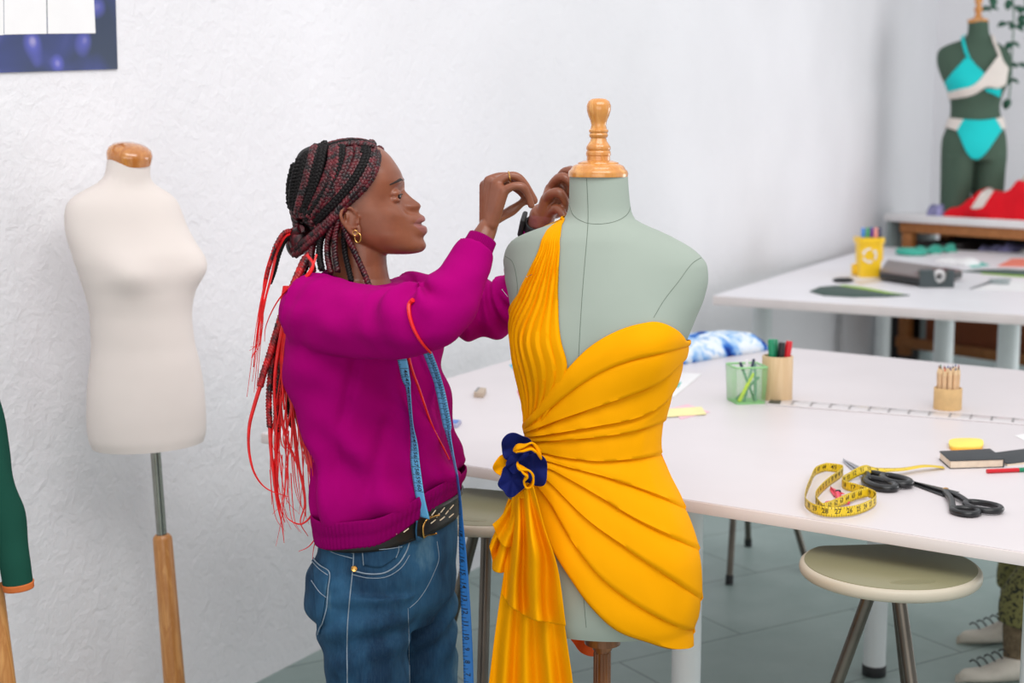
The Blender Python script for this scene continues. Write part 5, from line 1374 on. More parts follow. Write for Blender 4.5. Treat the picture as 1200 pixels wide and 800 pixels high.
for k in range(4):
    an = math.radians(20 + 90*k); dr = V((math.cos(an), math.sin(an), 0)); MB().caps([e + V((0, 0, .02)), e + dr*.10 + V((0, 0, -.01)), e + dr*.22 + V((0, 0, -e.z + .02))], [.022, .020, .017], 12).build('leg', M['postwood'], wf)
# dark green jacket on a stand beyond the left edge, one sleeve hanging in view
M['forest'] = knit_mat('forest_green_jersey', (30, 74, 62)); M['orange'] = plain('burnt_orange_lining', (206, 106, 44), .7, .05, 40, .1)
JY = 2.25
jk = thing('jacket', 'dark green jacket with an orange-lined cuff at the left edge by the wall', 'jacket', P(-60, 560, JY))
m = MB(); q = cr([(P(x, y, JY).x, JY + d, P(x, y, JY).z, r) for x, y, r, d in [(-62, 380, .060, .02), (-40, 430, .058, .01), (-18, 500, .052, 0), (0, 570, .046, -.01), (15, 620, .042, -.01), (24, 684, .037, -.01)]], 60)
rows = []; pts = [V(p[:3]) for p in q]
m.tube(pts, [p[3]*.55 if False else p[3]*.62 for p in q], 36, cap=False)
for i in range(60):
    for k in range(36):
        p = m.v[i*36+k]; d = (p - pts[i]).normalized(); m.v[i*36+k] = p + d*(.004*math.sin(i*.35 + 2*math.sin(k*.17)) * (1 - i/60) + .003*noise.noise(p*16))
sl = solid(m.build('sleeve', M['forest'], jk, 0), .003, -1)
t_ = (pts[-1]-pts[-3]).normalized(); a_ = t_.cross(V((0, 1, 0))).normalized(); b_ = t_.cross(a_); rr = q[-1][3]*.62
rows = [[pts[-1] + t_*(-.006 + .0022*i) + (a_*math.cos(x) + b_*math.sin(x))*(rr*(1.0 - .012*i) + .0012) for x in [2*math.pi*k/40 for k in range(40)]] for i in range(6)]
solid(MB().grid(rows, cv=True).build('cuff_lining', M['orange'], sl, 60), .003, 0)
rows = []
for i in range(40):
    y = lerp(330, 740, i/39); hw = lerp(.10, .20, sstep(325, 375, y))*(1 - .16*sstep(380, 520, y) + .2*sstep(520, 740, y)); c_ = P(-170, y, JY + .03)
    rows.append(oval(c_, hw, hw*.6, math.radians(60), 60))
m = MB().grid(rows, cv=True); m.build('jacket_body', M['forest'], jk, 60)
js = thing('garment_stand', 'oak garment stand at the left edge, its leg below the green sleeve', 'stand', (P(-150, 900, JY).x, JY, 0))
zc = P(-170, 330, JY).z
MB().lathe([(.05, 0), (.06, .03), (.055, .06), (.02, .075)], (P(-170, 330, JY).x, JY + .03, zc - .02), 24).build('neck_cap', M['capwood'], js)
MB().tube([(P(-170, 740, JY).x, JY + .03, P(-170, 740, JY).z + .03), (P(-170, 800, JY).x, JY + .03, .5)], .02, 16).build('post', M['postwood'], js)
hub = V((P(-170, 800, JY).x, JY + .03, .5))
l0, l1 = P(-2, 728, JY), P(9, 812, JY); dd_ = (l1 - l0).normalized()
top = l0 - dd_*.06; bot = l0 + dd_*((.015 - l0.z)/dd_.z)
for k, (A_, B_) in enumerate(((top, bot), (top + V((-.42, .12, 0)), bot + V((-.58, .2, 0))), (top + V((-.2, -.2, 0)), bot + V((-.26, -.36, 0))))):
    MB().caps([hub + V((0, 0, .02)), A_, B_], [.018, .017, .015], 14).build('leg', M['postwood'], js)
# poster with white sheets pinned over it
def poster_mat():
    t = NT('blue_bokeh_print'); v = t.co()
    a = t.noise(v, 5.2, 2, .4, .5); b = t.n('ShaderNodeTexVoronoi'); b.inputs['Scale'].default_value = 13; b.feature = 'SMOOTH_F1'; t.l(v, b.inputs['Vector'])
    c = t.ramp(a, [(.42, (34, 50, 76)), (.56, (54, 66, 146)), (.70, (116, 116, 206))])
    d = t.ramp(b.outputs['Distance'], [(.05, (190, 180, 228)), (.16, (96, 98, 196)), (.34, (36, 50, 78))])
    t.col(t.mix(.55, c, d)); return t.set(.35, spec=.4)
M['poster'] = poster_mat()
po = thing('poster', 'dark blue and violet printed poster on the left wall', 'poster', wallp(40, 60, .004))
def wslab(poly, o0, o1, name, mat, par):
    a = [wallp(x, y, o0) for x, y in poly]; b = [wallp(x, y, o1) for x, y in poly]; n = len(poly)
    return MB().add(a + b, [tuple(range(n)), tuple(range(2*n-1, n-1, -1))] + [(i, (i+1) % n, n + (i+1) % n, n + i) for i in range(n)]).build(name, mat, par)
wslab([(-170, 90.5), (138, 81), (133, -90), (-170, -90)], .002, .006, 'print', M['poster'], po)
for poly, lab in (([(56, 39.5), (112, 39), (107, -70), (54, -70)], 'right white sheet pinned over the blue poster'), ([(5, 40.5), (55, 39.5), (53, -70), (4, -70)], 'white sheet pinned over the blue poster, second from its right'), ([(-90, 43), (4.4, 41), (3.4, -70), (-90, -70)], 'leftmost white sheet pinned over the blue poster')):
    o = wslab(poly, .0066, .0074, 'paper_sheet', M['white'], None); tag(o, lab, 'paper')

# ================================================================ right rear: counter, rack, swimwear form, vine
M['counterwhite'] = plain('white_counter_laminate', (236, 234, 234), .4, .01, 5, 0); M['panelgrey'] = plain('grey_green_panel', (146, 158, 158), .5, .03, 6, 0)
M['rackwood'] = wood('warm_rack_wood', (190, 126, 70), (164, 102, 52), (.6, 3, 3), .5, 1.2, 6, 0)
CZ = 1.13
ca = Pz(1036, 250, CZ); cb = Pz(1200, 258.5, CZ); cd = (cb - ca); cd.z = 0; cd.normalize(); cq = V((-cd.y, cd.x, 0)); CL = 1.8
ct_ = thing('counter', 'white counter with a grey end panel along the back wall, rack below', 'counter', ca)
def cpt(u, v, z): return ca.xy.to_3d() + cd*u + cq*v + V((0, 0, z))
def cbox(u0, u1, v0, v1, z0, z1, name, mat, par, bev=.003):
    return MB().prism([cpt(u0, v0, 0), cpt(u1, v0, 0), cpt(u1, v1, 0), cpt(u0, v1, 0)], z0, z1, bev).build(name, mat, par)
CDEP = .56
cbox(0, CL, 0, CDEP, CZ - .055, CZ, 'worktop', M['counterwhite'], ct_)
cbox(.0, .035, .03, CDEP - .02, 0, CZ - .055, 'end_panel', M['panelgrey'], ct_); cbox(CL - .05, CL - .01, .03, CDEP - .02, 0, CZ - .055, 'end_panel', M['panelgrey'], ct_)
rk = thing('wooden_rack', 'brown wooden rack under the white counter, holding bins and a basket', 'rack', cpt(1.2, .3, 0))
for u in (.13, 1.32):
    for v in (.05, CDEP - .1): cbox(u, u + .09, v, v + .06, 0.1, CZ - .07, 'post', M['rackwood'], rk)
for z in (.16, .62, 1.0):
    for v in (.035, CDEP - .06): cbox(.12, 1.7, v, v + .035, z, z + .075, 'rail', M['rackwood'], rk)
for z in (.17, .66): cbox(.12, 1.7, .06, CDEP - .05, z, z + .025, 'shelf', M['rackwood'], rk)
cbox(.20, 1.66, CDEP - .035, CDEP - .022, .14, 1.04, 'back_panel', plain('dark_back_board', (44, 40, 40), .7, .05, 10, 0), rk)
M['darkbin'] = plain('dark_brown_plastic', (40, 34, 34), .5, .1, 20, 0)
def wick():
    t = NT('brown_wicker'); v = t.co(); w = t.n('ShaderNodeTexWave'); w.bands_direction = 'Z'; w.inputs['Scale'].default_value = 20; w.inputs['Distortion'].default_value = 2; t.l(v, w.inputs['Vector'])
    t.col(t.ramp(w.outputs['Fac'], [(.2, (120, 60, 32)), (.7, (184, 104, 64))])); t.bump(w.outputs['Fac'], .6, .01); return t.set(.6)
M['wicker'] = wick()
def basket(name, label, u0, u1, v0, v1, z, h, mat, rim):
    t = thing(name, label, 'basket' if 'basket' in name else 'bin', cpt((u0+u1)/2, (v0+v1)/2, z)); w_ = .018
    for k, (a, b, c, d) in enumerate(((u0, u1, v0, v0+w_), (u0, u1, v1-w_, v1), (u0, u0+w_, v0+w_, v1-w_), (u1-w_, u1, v0+w_, v1-w_))): cbox(a, b, c, d, z, z + h, 'side', M[mat], t, .005)
    cbox(u0+w_, u1-w_, v0+w_, v1-w_, z, z + .015, 'bottom', M[mat], t, .002)
    MB().tube([cpt(*q, z + h) for q in [(lerp(a[0], b[0], s_), lerp(a[1], b[1], s_)) for a, b in (((u0, v0), (u1, v0)), ((u1, v0), (u1, v1)), ((u1, v1), (u0, v1)), ((u0, v1), (u0, v0))) for s_ in (.04, .5, .96)]], .014, 8, closed=True).build('rim', M[rim], t); return t
basket('wicker_basket', 'brown wicker basket on the low shelf of the rack', .34, 1.28, .10, CDEP - .1, .195, .33, 'wicker', 'wicker')
basket('storage_bin', 'dark brown bin on the upper shelf, left end of the rack', .24, .62, .09, CDEP - .1, .685, .24, 'darkbin', 'darkbin')
basket('storage_bin', 'long dark bin of fabrics on the upper shelf of the rack', .66, 1.28, .09, CDEP - .1, .685, .12, 'darkbin', 'darkbin')
fm = [plain('lilac_cloth', (150, 148, 190), .9, .2, 14, .2, 60), plain('grey_violet_cloth', (118, 116, 156), .9, .2, 14, .2, 60), plain('speckled_white_cloth', (206, 204, 206), .9, .35, 60, .2, 60), plain('royal_blue_cloth', (44, 66, 150), .9, .2, 14, .2, 60)]
for i, (u0, u1, lab) in enumerate(((.70, .84, 'lilac cloth rolled in the fabric bin, leftmost'), (.85, 1.00, 'grey violet cloth rolled in the fabric bin'), (1.02, 1.19, 'speckled white cloth rolled in the fabric bin'), (1.19, 1.26, 'royal blue cloth at the right end of the fabric bin'))):
    a, b = cpt(u0, .14, 0), cpt(u1, .14, 0); o = cloth_heap('rolled_cloth', lab, a, b, .26, .12 + .02*(i % 2), fm[i], 5 + i, 0, 24, 20); o.location.z = .80 if i < 3 else .79
ro = MB().tube([cpt(.095, .12, CZ*0 + .72), cpt(.095, .12, .97)], .022, 16).build('fabric_roll', M['paper']); tag(ro, 'cream roll standing between the end panel and the rack', 'roll')
MB().box(cpt(.095, .12, .70), (.05, .05, .05)).build('roll_foot', M['darkbin'], ro)
tag(MB().prism([cpt(.062, .06, 0), cpt(.122, .06, 0), cpt(.122, .3, 0), cpt(.062, .3, 0)], 0, .675, .004).build('cardboard_box', M['darkbin']), 'tall dark box on the floor beside the end panel', 'box')
# swimwear form standing on the counter
M['formdark'] = fabric('dark_green_grey_cover', (74, 94, 80), .85, .04, 800, .1, big=4)
SY = cpt(.62, .37, 0).y
sc_ = P(1140, 100, SY)
SF = Form([(25, 1135, 1158, .075), (38, 1134.5, 1158.5, .075), (45, 1130, 1162, .085), (50, 1117, 1168, .10), (55, 1105, 1175, .12), (62, 1099.5, 1182, .135), (72, 1099, 1184, .15), (84, 1102, 1183, .16), (98, 1108, 1179, .17), (113, 1113.5, 1173, .15), (126, 1115, 1170.5, .135), (138, 1114, 1172, .14), (150, 1110, 1175, .155), (163, 1105, 1178, .17), (176, 1104, 1178.5, .175), (188, 1104, 1178.5, .17)], SY, math.radians(6),
          [(math.radians(33), P(1140, 96, SY).z, .055, .45, .11), (math.radians(-33), P(1140, 96, SY).z, .055, .45, .11)])
sf = thing('dress_form', 'dark green torso form with legs in a turquoise bikini, on the counter', 'dress form', (sc_.x, SY, CZ))
m = SF.mesh(64, 60); zb = CZ + .002
for l, r, l2, r2 in ((1104, 1140, 1105.5, 1137.5), (1141, 1178, 1142.5, 1176)):
    rows = []
    for i in range(16):
        t = i/15; A = P(lerp(l, l2, t), 182, SY).x; B = P(lerp(r, r2, t), 182, SY).x; z = lerp(P(1140, 182, SY).z, zb, t)
        rows.append([V(((A+B)/2 + (B-A)/2*math.cos(x), SY + .16*lerp(1, .85, t)*math.sin(x), z)) for x in [2*math.pi*k/40 for k in range(40)]])
    m.grid(rows, cv=True, cap=True)
so = m.build('torso', M['formdark'], sf, 0); remesh(so, .011, 4)
kn = mpp(SY); nkz = P(1146, 26, SY)
MB().lathe([(r*kn, nkz.z + (26-y)*kn) for y, r in [(27, 11.5), (25, 11.7), (23, 11.5), (22, 8), (20.5, 5), (18, 3.5), (15, 3.4), (13.5, 4.6), (11, 5), (9, 3.6), (7.5, 3), (6, 3.2), (3, 4.6), (0, 4.6), (-2, 3), (-3, .5)]], (P(1146, 26, SY).x, SY, 0), 28).build('finial', M['finialwood'], sf)
SBV = bvh(so)
M['turq'] = fabric('turquoise_swim_fabric', (20, 200, 200), .6, .02, 400, .05); M['swimwhite'] = fabric('off_white_swim_fabric', (226, 216, 208), .7, .02, 400, .05)
bt_ = thing('bikini_bra', 'turquoise and white bikini top on the dark green form', 'swimwear', SF.pt(0, P(1140, 95, SY).z))
patch(SBV, [(1109, 96), (1122, 80), (1134, 68), (1144, 78), (1155, 88)], [(1114, 107), (1122, 105), (1134, 103), (1146, 97), (1155, 90)], 26, 14, .012, 'turquoise_cup', 'turq', bt_, .01, SY)
patch(SBV, [(1155, 88), (1162, 76), (1170, 66), (1174, 74), (1179, 82)], [(1134, 106), (1146, 104), (1158, 101), (1168, 102), (1176, 98)], 26, 14, .02, 'white_cup', 'swimwhite', bt_, .01, SY)
patch(SBV, [(1113, 107), (1125, 103), (1138, 100), (1150, 92)], [(1115, 116), (1127, 113), (1139, 110), (1152, 103)], 22, 6, .017, 'white_band', 'swimwhite', bt_, .01, SY)
patch(SBV, [(1153, 103), (1162, 103), (1172, 103)], [(1156, 106), (1163, 109), (1170, 113)], 12, 6, .012, 'turquoise_side', 'turq', bt_, .01, SY)
for pts, mt in (([(1127, 38), (1129, 50), (1132, 62), (1135, 69)], 'turq'), ([(1161, 42), (1164, 50), (1168, 59), (1171, 67)], 'swimwhite')):
    MB().tube([hit(SBV, x, y, .012, SY) for x, y in cr(pts, 20)], .012, 8, flat=.5).build('halter_strap', M[mt], bt_)
bb_ = thing('bikini_briefs', 'turquoise bikini bottom with white hips on the dark green form', 'swimwear', SF.pt(0, P(1140, 160, SY).z))
patch(SBV, [(1129, 140), (1140, 141), (1152, 141), (1165, 139)], [(1122, 153), (1138, 185), (1148, 185), (1173, 152)], 30, 20, .012, 'front', 'turq', bb_, .01, SY)
patch(SBV, [(1112, 138), (1120, 139), (1130, 140)], [(1106, 150), (1114, 151), (1122, 154)], 12, 8, .013, 'hip_panel', 'swimwhite', bb_, .01, SY)
patch(SBV, [(1165, 139), (1170, 138), (1174, 137)], [(1172, 152), (1175, 151), (1178, 148)], 10, 8, .013, 'hip_panel', 'swimwhite', bb_, .01, SY)
# clothes on the counter
M['redcloth'] = fabric('bright_red_cloth', (226, 16, 34), .8, .04, 300, .1); M['lilac'] = fm[0]
a, b = cpt(.50, .015, 0), cpt(1.25, .015, 0)
o = cloth_heap('red_garment', 'red garment with a white patch heaped on the counter', a, b, .18, .21, 'redcloth', 12.4, 0, 60, 30, .3, prof=lambda u: .30 + .75*sstep(.12, .38, u)); o.location.z = CZ; o['category'] = 'garment'
GB = bvh(o); o2 = patch(GB, [(1150, 226), (1158, 221), (1168, 219)], [(1138, 244), (1144, 245), (1152, 243)], 14, 12, .004, 'white_patch', 'swimwhite', o, .006, SY)
o = cloth_heap('folded_cloth', 'lilac and white cloth lying at the feet of the swimwear form', cpt(.36, .03, 0), cpt(.49, .03, 0), .13, .07, fm[0], 3.3, 0, 30, 20); o.location.z = CZ
o = cloth_heap('folded_cloth', 'cream cloth folded behind the red garment', cpt(.82, .34, 0), cpt(1.5, .34, 0), .2, .30, 'paper', 8.1, 0, 40, 24, .15); o.location.z = CZ
# hanging vine
M['vine'] = plain('dark_green_leaf', (30, 84, 62), .5, .2, 40, .1); M['vinestem'] = plain('grey_green_stem', (112, 138, 122), .6, .1, 40, 0)
vy = SY + .12; vp = thing('trailing_plant', 'trailing vine with dark green leaves hanging beside the swimwear form', 'plant', P(1188, -60, vy))
MB().lathe([(.08, 0), (.11, .14), (.118, .15), (.118, .17), (.105, .17), (.10, .15), (.001, .15)], P(1190, -62, vy), 28).build('pot', M['counterwhite'], vp)
hk = P(1190, -62, vy); MB().tube([hk + V((0, 0, .17)), hk + V((0, .05, .55)), V((hk.x, hk.y + .05, 3.5))], .006, 8).build('hanging_cord', M['vinestem'], vp)
def leafm(m, p, d, L_, up):
    d = d.normalized(); s_ = d.cross(up).normalized(); n_ = s_.cross(d); rows = []
    for i in range(7):
        t = i/6; w_ = L_*.42*math.sin(math.pi*min(1, t*.9 + .08))**.8*(1-.2*t); c_ = p + d*(L_*t) - n_*(L_*.25*t*t)
        rows.append([c_ - s_*w_ + n_*w_*.25, c_, c_ + s_*w_ + n_*w_*.25])
    m.grid(rows)
rd = random.Random(9)
for pts, leaves in (([(1189, -46), (1187, -10), (1188, 25), (1186, 60), (1185, 90), (1182, 118)], [(1190, -5), (1183, 2), (1192, 10), (1197, 20), (1180, 30), (1189, 33), (1187, 53), (1184, 77), (1193, 78), (1184, 96), (1182, 119)]), ([(1194, -46), (1200, -8), (1203, 20), (1206, 45)], [(1198, -4), (1202, 12), (1205, 30), (1208, 44)]), ([(1186, -46), (1168, -12), (1162, 4), (1160, 14)], [(1160, 12), (1164, 0)])):
    st = MB().tube([P(x, y, vy - .02) for x, y in cr(pts, 30)], .006, 6).build('stem', M['vinestem'], vp)
    for x, y in leaves:
        q = P(x + rd.uniform(-1, 1), y - 3, vy - .04); m = MB(); d = V((rd.uniform(-1, 1), rd.uniform(-.8, .1), rd.uniform(-.9, -.1)))
        leafm(m, q, d, .075, V((0, -.6, .8)).normalized()); leafm(m, q, V((-d.x, d.y, d.z*.6)), .06, V((0, -.6, .8)).normalized()); solid(m.build('leaf', M['vine'], vp, 0), .002, 0)

# ================================================================ things on the second table
def t2(x, y, h=0.0): return Pz(x, y, TZ + h)
M['binyellow'] = plain('yellow_plastic', (252, 204, 30), .4, .02, 20, 0)
B0 = t2(1017, 325); dB = V((B0.x, B0.y, 0)).normalized(); B0 = B0 + dB*.065; kb = B0.y/F
yb = thing('toy_wheelie_bin', 'yellow miniature wheelie bin full of markers on the second table', 'pen holder', B0)
rows = []; hB = 46*kb*1.0
for t in (0, .03, .5, .86, .87, .99, 1.0):
    w_ = lerp(12.2, 14.2, t)*kb*(1.12 if t > .865 else 1); d_ = w_*1.02
    rows.append([B0 + V((math.copysign(abs(math.cos(x))**.35, math.cos(x))*w_, math.copysign(abs(math.sin(x))**.35, math.sin(x))*d_, t*hB)) for x in [2*math.pi*k/48 for k in range(48)]])
MB().grid(rows, cv=True, cap=True).build('body', M['binyellow'], yb, 30)
for sx_ in (-1, 1): MB().lathe([(.001, -.012), (.032, -.012), (.032, .012), (.001, .012)], B0 + V((sx_*13*kb, .06, .034)), 20, (1, 0, 0)).build('wheel', M['binyellow'], yb)
MB().box(B0 + V((14.6*kb, .02, hB*.62)), (.02, .06, .10), None, .006).build('handle', M['binyellow'], yb)
m = MB()
for k in range(3):                                   # three chasing arrows
    a0 = math.radians(90 + 120*k)
    def cp(a, r): return B0 + V((-.012 + r*math.cos(a), -12.9*kb*1.02 - .0045 - .003, hB*.56 + r*math.sin(a)))
    ring = [a0 + math.radians(x) for x in (-10, 15, 40, 62)]
    m.add([cp(x, .030) for x in ring] + [cp(x, .042) for x in ring], [(i, i+1, i+5, i+4) for i in range(3)]); m.add([cp(ring[-1], .022), cp(ring[-1], .050), cp(ring[-1] + .5, .036)], [(0, 1, 2)])
m.build('recycling_mark', M['white'], yb, 0)
for i, (dx, dy, cc, lab) in enumerate(((-9, -.03, (60, 140, 220), 'blue-capped marker in the yellow bin'), (-4, -.035, (70, 160, 110), 'green-capped marker in the yellow bin'), (1, -.03, (110, 50, 150), 'purple-capped marker in the yellow bin'), (5.5, -.035, (240, 160, 150), 'pink-capped marker in the yellow bin'), (10, -.03, (60, 60, 90), 'navy-capped marker in the yellow bin'), (-6, .03, (240, 200, 190), 'pale pink marker at the back of the yellow bin'), (4, .03, (60, 170, 190), 'teal-capped marker at the back of the yellow bin'))):
    a = B0 + V((dx*kb, dy, hB - .10 if False else hB + .0005)); t = thing('marker_pen', lab, 'marker', a)
    cm = plain('coloured_cap', cc, .4, .02, 10, 0); MB().lathe([(.0105, 0), (.0115, .003), (.0105, .045), (.009, .055), (.0005, .056)], a, 14).build('cap', cm, t)
M['felt'] = plain('dark_green_felt', (74, 92, 86), .95, .06, 60, .2, 200); M['limefelt'] = plain('lime_green_felt', (150, 190, 60), .95, .06, 60, .2, 200)
gf = thing('felt_piece', 'dark green felt leaf with a lime edge at the front of the second table', 'felt piece', t2(1005, 343))
MB().prism([t2(949, 342), t2(961, 337), t2(980, 335.5), t2(1010, 340), t2(1040, 345), t2(1066, 346.5), t2(1040, 348.3), t2(1000, 348.6), t2(965, 346.5)], TZ + .001, TZ + .006, .001).build('felt', M['felt'], gf)
MB().prism([t2(980, 335.4), t2(1010, 339.8), t2(1040, 344.8), t2(1066, 346.4), t2(1045, 343.4), t2(1012, 337.2), t2(990, 334.6)], TZ + .001, TZ + .004, .0005).build('lime_edge', M['limefelt'], gf)
ms = thing('computer_mouse', 'small dark oval mouse beside the yellow bin on the second table', 'mouse', t2(988, 330))
c_ = t2(988, 330.5); MB().ball(c_ + V((0, 0, .012)), (.058, .040, .014), 14).build('shell', M['blackplastic'], ms); MB().lathe([(.004, -.004), (.006, -.003), (.006, .003), (.004, .004)], c_ + V((.03, 0, .024)), 14, (0, 1, 0)).build('scroll_wheel', M['panelgrey'], ms)
M['taupe'] = plain('taupe_metal', (120, 106, 104), .35, .03, 20, 0); M['maroon'] = plain('maroon_leather', (92, 36, 44), .5, .06, 30, 0)
lt = thing('laptop', 'closed taupe laptop propped beside the yellow bin on the second table', 'laptop', t2(1080, 318))
LP = [Pz(1031, 317, TZ + .055), Pz(1078, 324, TZ + .055), Pz(1128, 316.5, TZ + .055), Pz(1040, 304, TZ + .055)]
MB().prism(LP, TZ + .012, TZ + .046, .004).build('base', M['blackplastic'], lt); MB().prism(LP, TZ + .046, TZ + .056, .003).build('lid', M['taupe'], lt)
c_ = sum(LP, V())/4; MB().prism([LP[1].lerp(LP[2], .05), LP[2].lerp(LP[1], .03), LP[2].lerp(LP[3], .22), LP[1].lerp(LP[3], .16)], TZ + .056, TZ + .058, .0005).build('maroon_strip', M['maroon'], lt)
for u, v in ((.15, .15), (.85, .15), (.15, .85), (.85, .85)):
    q = LP[0].lerp(LP[1], u).lerp(LP[3].lerp(LP[2], u), v); MB().lathe([(.012, 0), (.012, .014)], (q.x, q.y, TZ), 14).build('foot', M['rubber'], lt)
M['bracket'] = plain('dark_grey_plastic', (62, 72, 74), .5, .03, 20, 0)
tdp = thing('tape_dispenser', 'dark grey bracket with a round hollow in front of the laptop', 'tape dispenser', t2(1098, 337))
c_ = t2(1098, 337); kt = c_.y/F; w_ = 20*kt; h_ = 20*kt; m = MB(); pr_ = [(-w_, 0), (-w_, h_)]; pr_ += [(-.42*w_ + .0, h_)]
for k in range(17): a = math.pi + math.pi*k/16; pr_.append((.02 + .42*w_*math.cos(a), h_*.55 + h_*.45*math.sin(a) if False else h_ - .80*h_*abs(math.sin(a))))
pr_ += [(w_, h_), (w_, 0)]
A_ = [c_ + V((x, 0, z)) for x, z in pr_]; Bq = [p + V((.01, .08, 0)) for p in A_]; n = len(A_)
m.add(A_ + Bq, [tuple(range(n-1, -1, -1)), tuple(range(n, 2*n))] + [(i, (i+1) % n, n + (i+1) % n, n + i) for i in range(n)]); m.build('bracket', M['bracket'], tdp, 30)
MB().tube([c_ + V((.02 + .30*w_*math.cos(a), .04, h_*.62 + .30*w_*math.sin(a))) for a in [2*math.pi*k/24 for k in range(24)]], .010, 8, closed=True).build('tape_roll', M['white'], tdp)
M['tealplastic'] = plain('teal_ribbon', (64, 178, 156), .5, .06, 20, 0)
tg = thing('ribbon_roll', 'teal ribbon roll unwinding at the back of the second table', 'ribbon', t2(1068, 296))
c_ = t2(1068, 298.5); MB().tube([c_ + V((.085*math.cos(a), .10*math.sin(a), .022)) for a in [2*math.pi*k/40 for k in range(40)]], .020, 8, closed=True, flat=1.0).build('roll', M['tealplastic'], tg)
rows = []
for i in range(40):
    t = i/39; q = t2(lerp(1077, 1119, t), lerp(298, 294.5, t)); rows.append([q + V((0, y*.5, .004 + (.035 if y > 0 else 0)*1 + .012*math.sin(t*14 + y*9))) for y in (-.12, -.04, .04, .12)])
solid(MB().grid(rows).build('loose_end', M['tealplastic'], tg, 0), .004, 0)
sheet('paper_sheet', 'turquoise paper piece on the second table right of the laptop', 'paper', [(1130, 309), (1150, 307), (1160, 311), (1140, 314)], 'teal')
M['coral'] = plain('coral_paper', (240, 128, 106), .8, .02, 20, 0)
sheet('paper_sheet', 'coral paper at the right end of the second table', 'paper', [(1168, 312), (1186, 303), (1240, 303), (1225, 313.5)], 'coral')
sheet('paper_sheet', 'pale cream pattern piece between the mouse and the yellow bin', 'paper', [(1000, 330), (1032, 326), (1042, 328), (1008, 334)], 'noteyellow' if False else 'paper')
sheet('paper_sheet', 'white sheet at the right front of the second table', 'paper', [(1135, 339), (1160, 328), (1250, 331), (1240, 343)], 'white')
ds = thing('felt_piece', 'dark felt strip with a lime edge at the right of the second table', 'felt piece', t2(1170, 320))
MB().prism([t2(1128, 318.5), t2(1150, 316.5), t2(1180, 316.2), t2(1230, 319), t2(1230, 325), t2(1185, 322.5), t2(1150, 320)], TZ + .001, TZ + .006, .001).build('felt', M['felt'], ds)
MB().prism([t2(1150, 320.2), t2(1185, 322.7), t2(1230, 325.2), t2(1230, 326.6), t2(1185, 324), t2(1150, 321)], TZ + .001, TZ + .004, .0004).build('lime_edge', M['limefelt'], ds)
o = cloth_heap('cloth_scrap', 'white scrap of cloth behind the laptop on the second table', t2(1092, 309), t2(1134, 312), .16, .035, 'white', 4.4, 0, 30, 18)
tw = thing('scissors', 'grey scissors lying on the white sheet of the second table', 'scissors', t2(1158, 332)); bpy.data.objects.remove(tw)
scissors('scissors', 'grey scissors lying on the white sheet of the second table', (1136, 339.5), (1160, 331.5), (1172, 332.5, 1182, 333), (1172, 329.2, 1184, 329.2), .022, .022, (M['steel'], M['panelgrey'], M['steel']), .022, z=TZ + .002)

# ================================================================ seated person at the right edge, mostly out of frame
M['olive'] = None
def olive():
    t = NT('olive_speckled_cloth'); v = t.co(); n = t.noise(v, 85, 2, .5); t.col(t.mix(t.ramp(n, [(.40, (255, 255, 255)), (.47, (0, 0, 0))]), (128, 124, 74), (40, 42, 34))); t.bump(t.noise(v, 20, 3), .2, .006); return t.set(.85)
M['olive'] = olive(); M['sock'] = plain('brown_ribbed_sock', (112, 96, 74), .9, .15, 90, .3, 200); M['sneaker'] = plain('off_white_canvas', (214, 206, 194), .7, .03, 30, .1)
ft_ = foot(1186, 795); PX, PY = ft_.x, ft_.y
p2 = thing('person', 'seated person in olive speckled trousers and white sneakers at the right end of the table', 'person', (PX, PY, 0))
m = MB()
def tb(pts, n=14):
    q = cr(pts, 40); m.tube([V(x[:3]) for x in q], [x[3] for x in q], 18)
kn1 = (PX + .30, PY + .02, .50); hp1 = (PX + .72, PY + .05, .58); kn2 = (PX + .36, PY + .34, .50); hp2 = (PX + .75, PY + .24, .58)
tb([(PX + .01, PY - .01, .06, .032), (PX + .03, PY, .12, .036), (*kn1, .052), (*hp1, .072)]); tb([(PX + .12, PY + .34, .06, .032), (PX + .14, PY + .34, .12, .036), (*kn2, .052), (*hp2, .072)])
tb([(PX + 0.800, PY + .15, .52, .14), (PX + 0.800, PY + .15, .66, .145), (PX + 0.770, PY + .15, .85, .13), (PX + 0.750, PY + .15, 1.02, .125), (PX + 0.750, PY + .15, 1.1, .06), (PX + 0.740, PY + .15, 1.2, .05)])
m.ball((PX + 0.720, PY + .15, 1.30), (.095, .075, .115), 16); m.ball((PX + 0.625, PY + .15, 1.285), (.018, .014, .02), 10)
for s_ in (-1, 1):
    yy = PY + .15 + s_*.19; tb([(PX + 0.750, PY + .15 + s_*.13, 1.03, .05), (PX + 0.740, yy, .90, .042), (PX + 0.700, yy, .74, .036), (PX + 0.500, yy - s_*.03, .70, .030)]); m.ball((PX + 0.440, yy - s_*.03, .69), (.05, .036, .02), 12)
    for f_ in range(5): m.caps([(PX + 0.410, yy - s_*.03 + (f_-2)*.014, .69), (PX + 0.365 + .012*abs(f_-2), yy - s_*.03 + (f_-2)*.017, .685), (PX + 0.345 + .015*abs(f_-2), yy - s_*.03 + (f_-2)*.017, .672)], [.0085, .0075, .006], 8)
HX, HYY = PX + .72, PY + .15
m.ball((HX - .078, HYY, 1.262), (.016, .026, .010), 10); m.ball((HX - .07, HYY, 1.225), (.022, .028, .018), 10)
for q_ in (-1, 1): m.ball((HX + .012, HYY + q_*.074, 1.295), (.020, .010, .030), 10); m.ball((HX - .084, HYY + q_*.030, 1.330), (.012, .022, .008), 8)
bo2 = m.build('body', M['skin'], p2, 0); remesh(bo2, .006, 4)
m = MB()
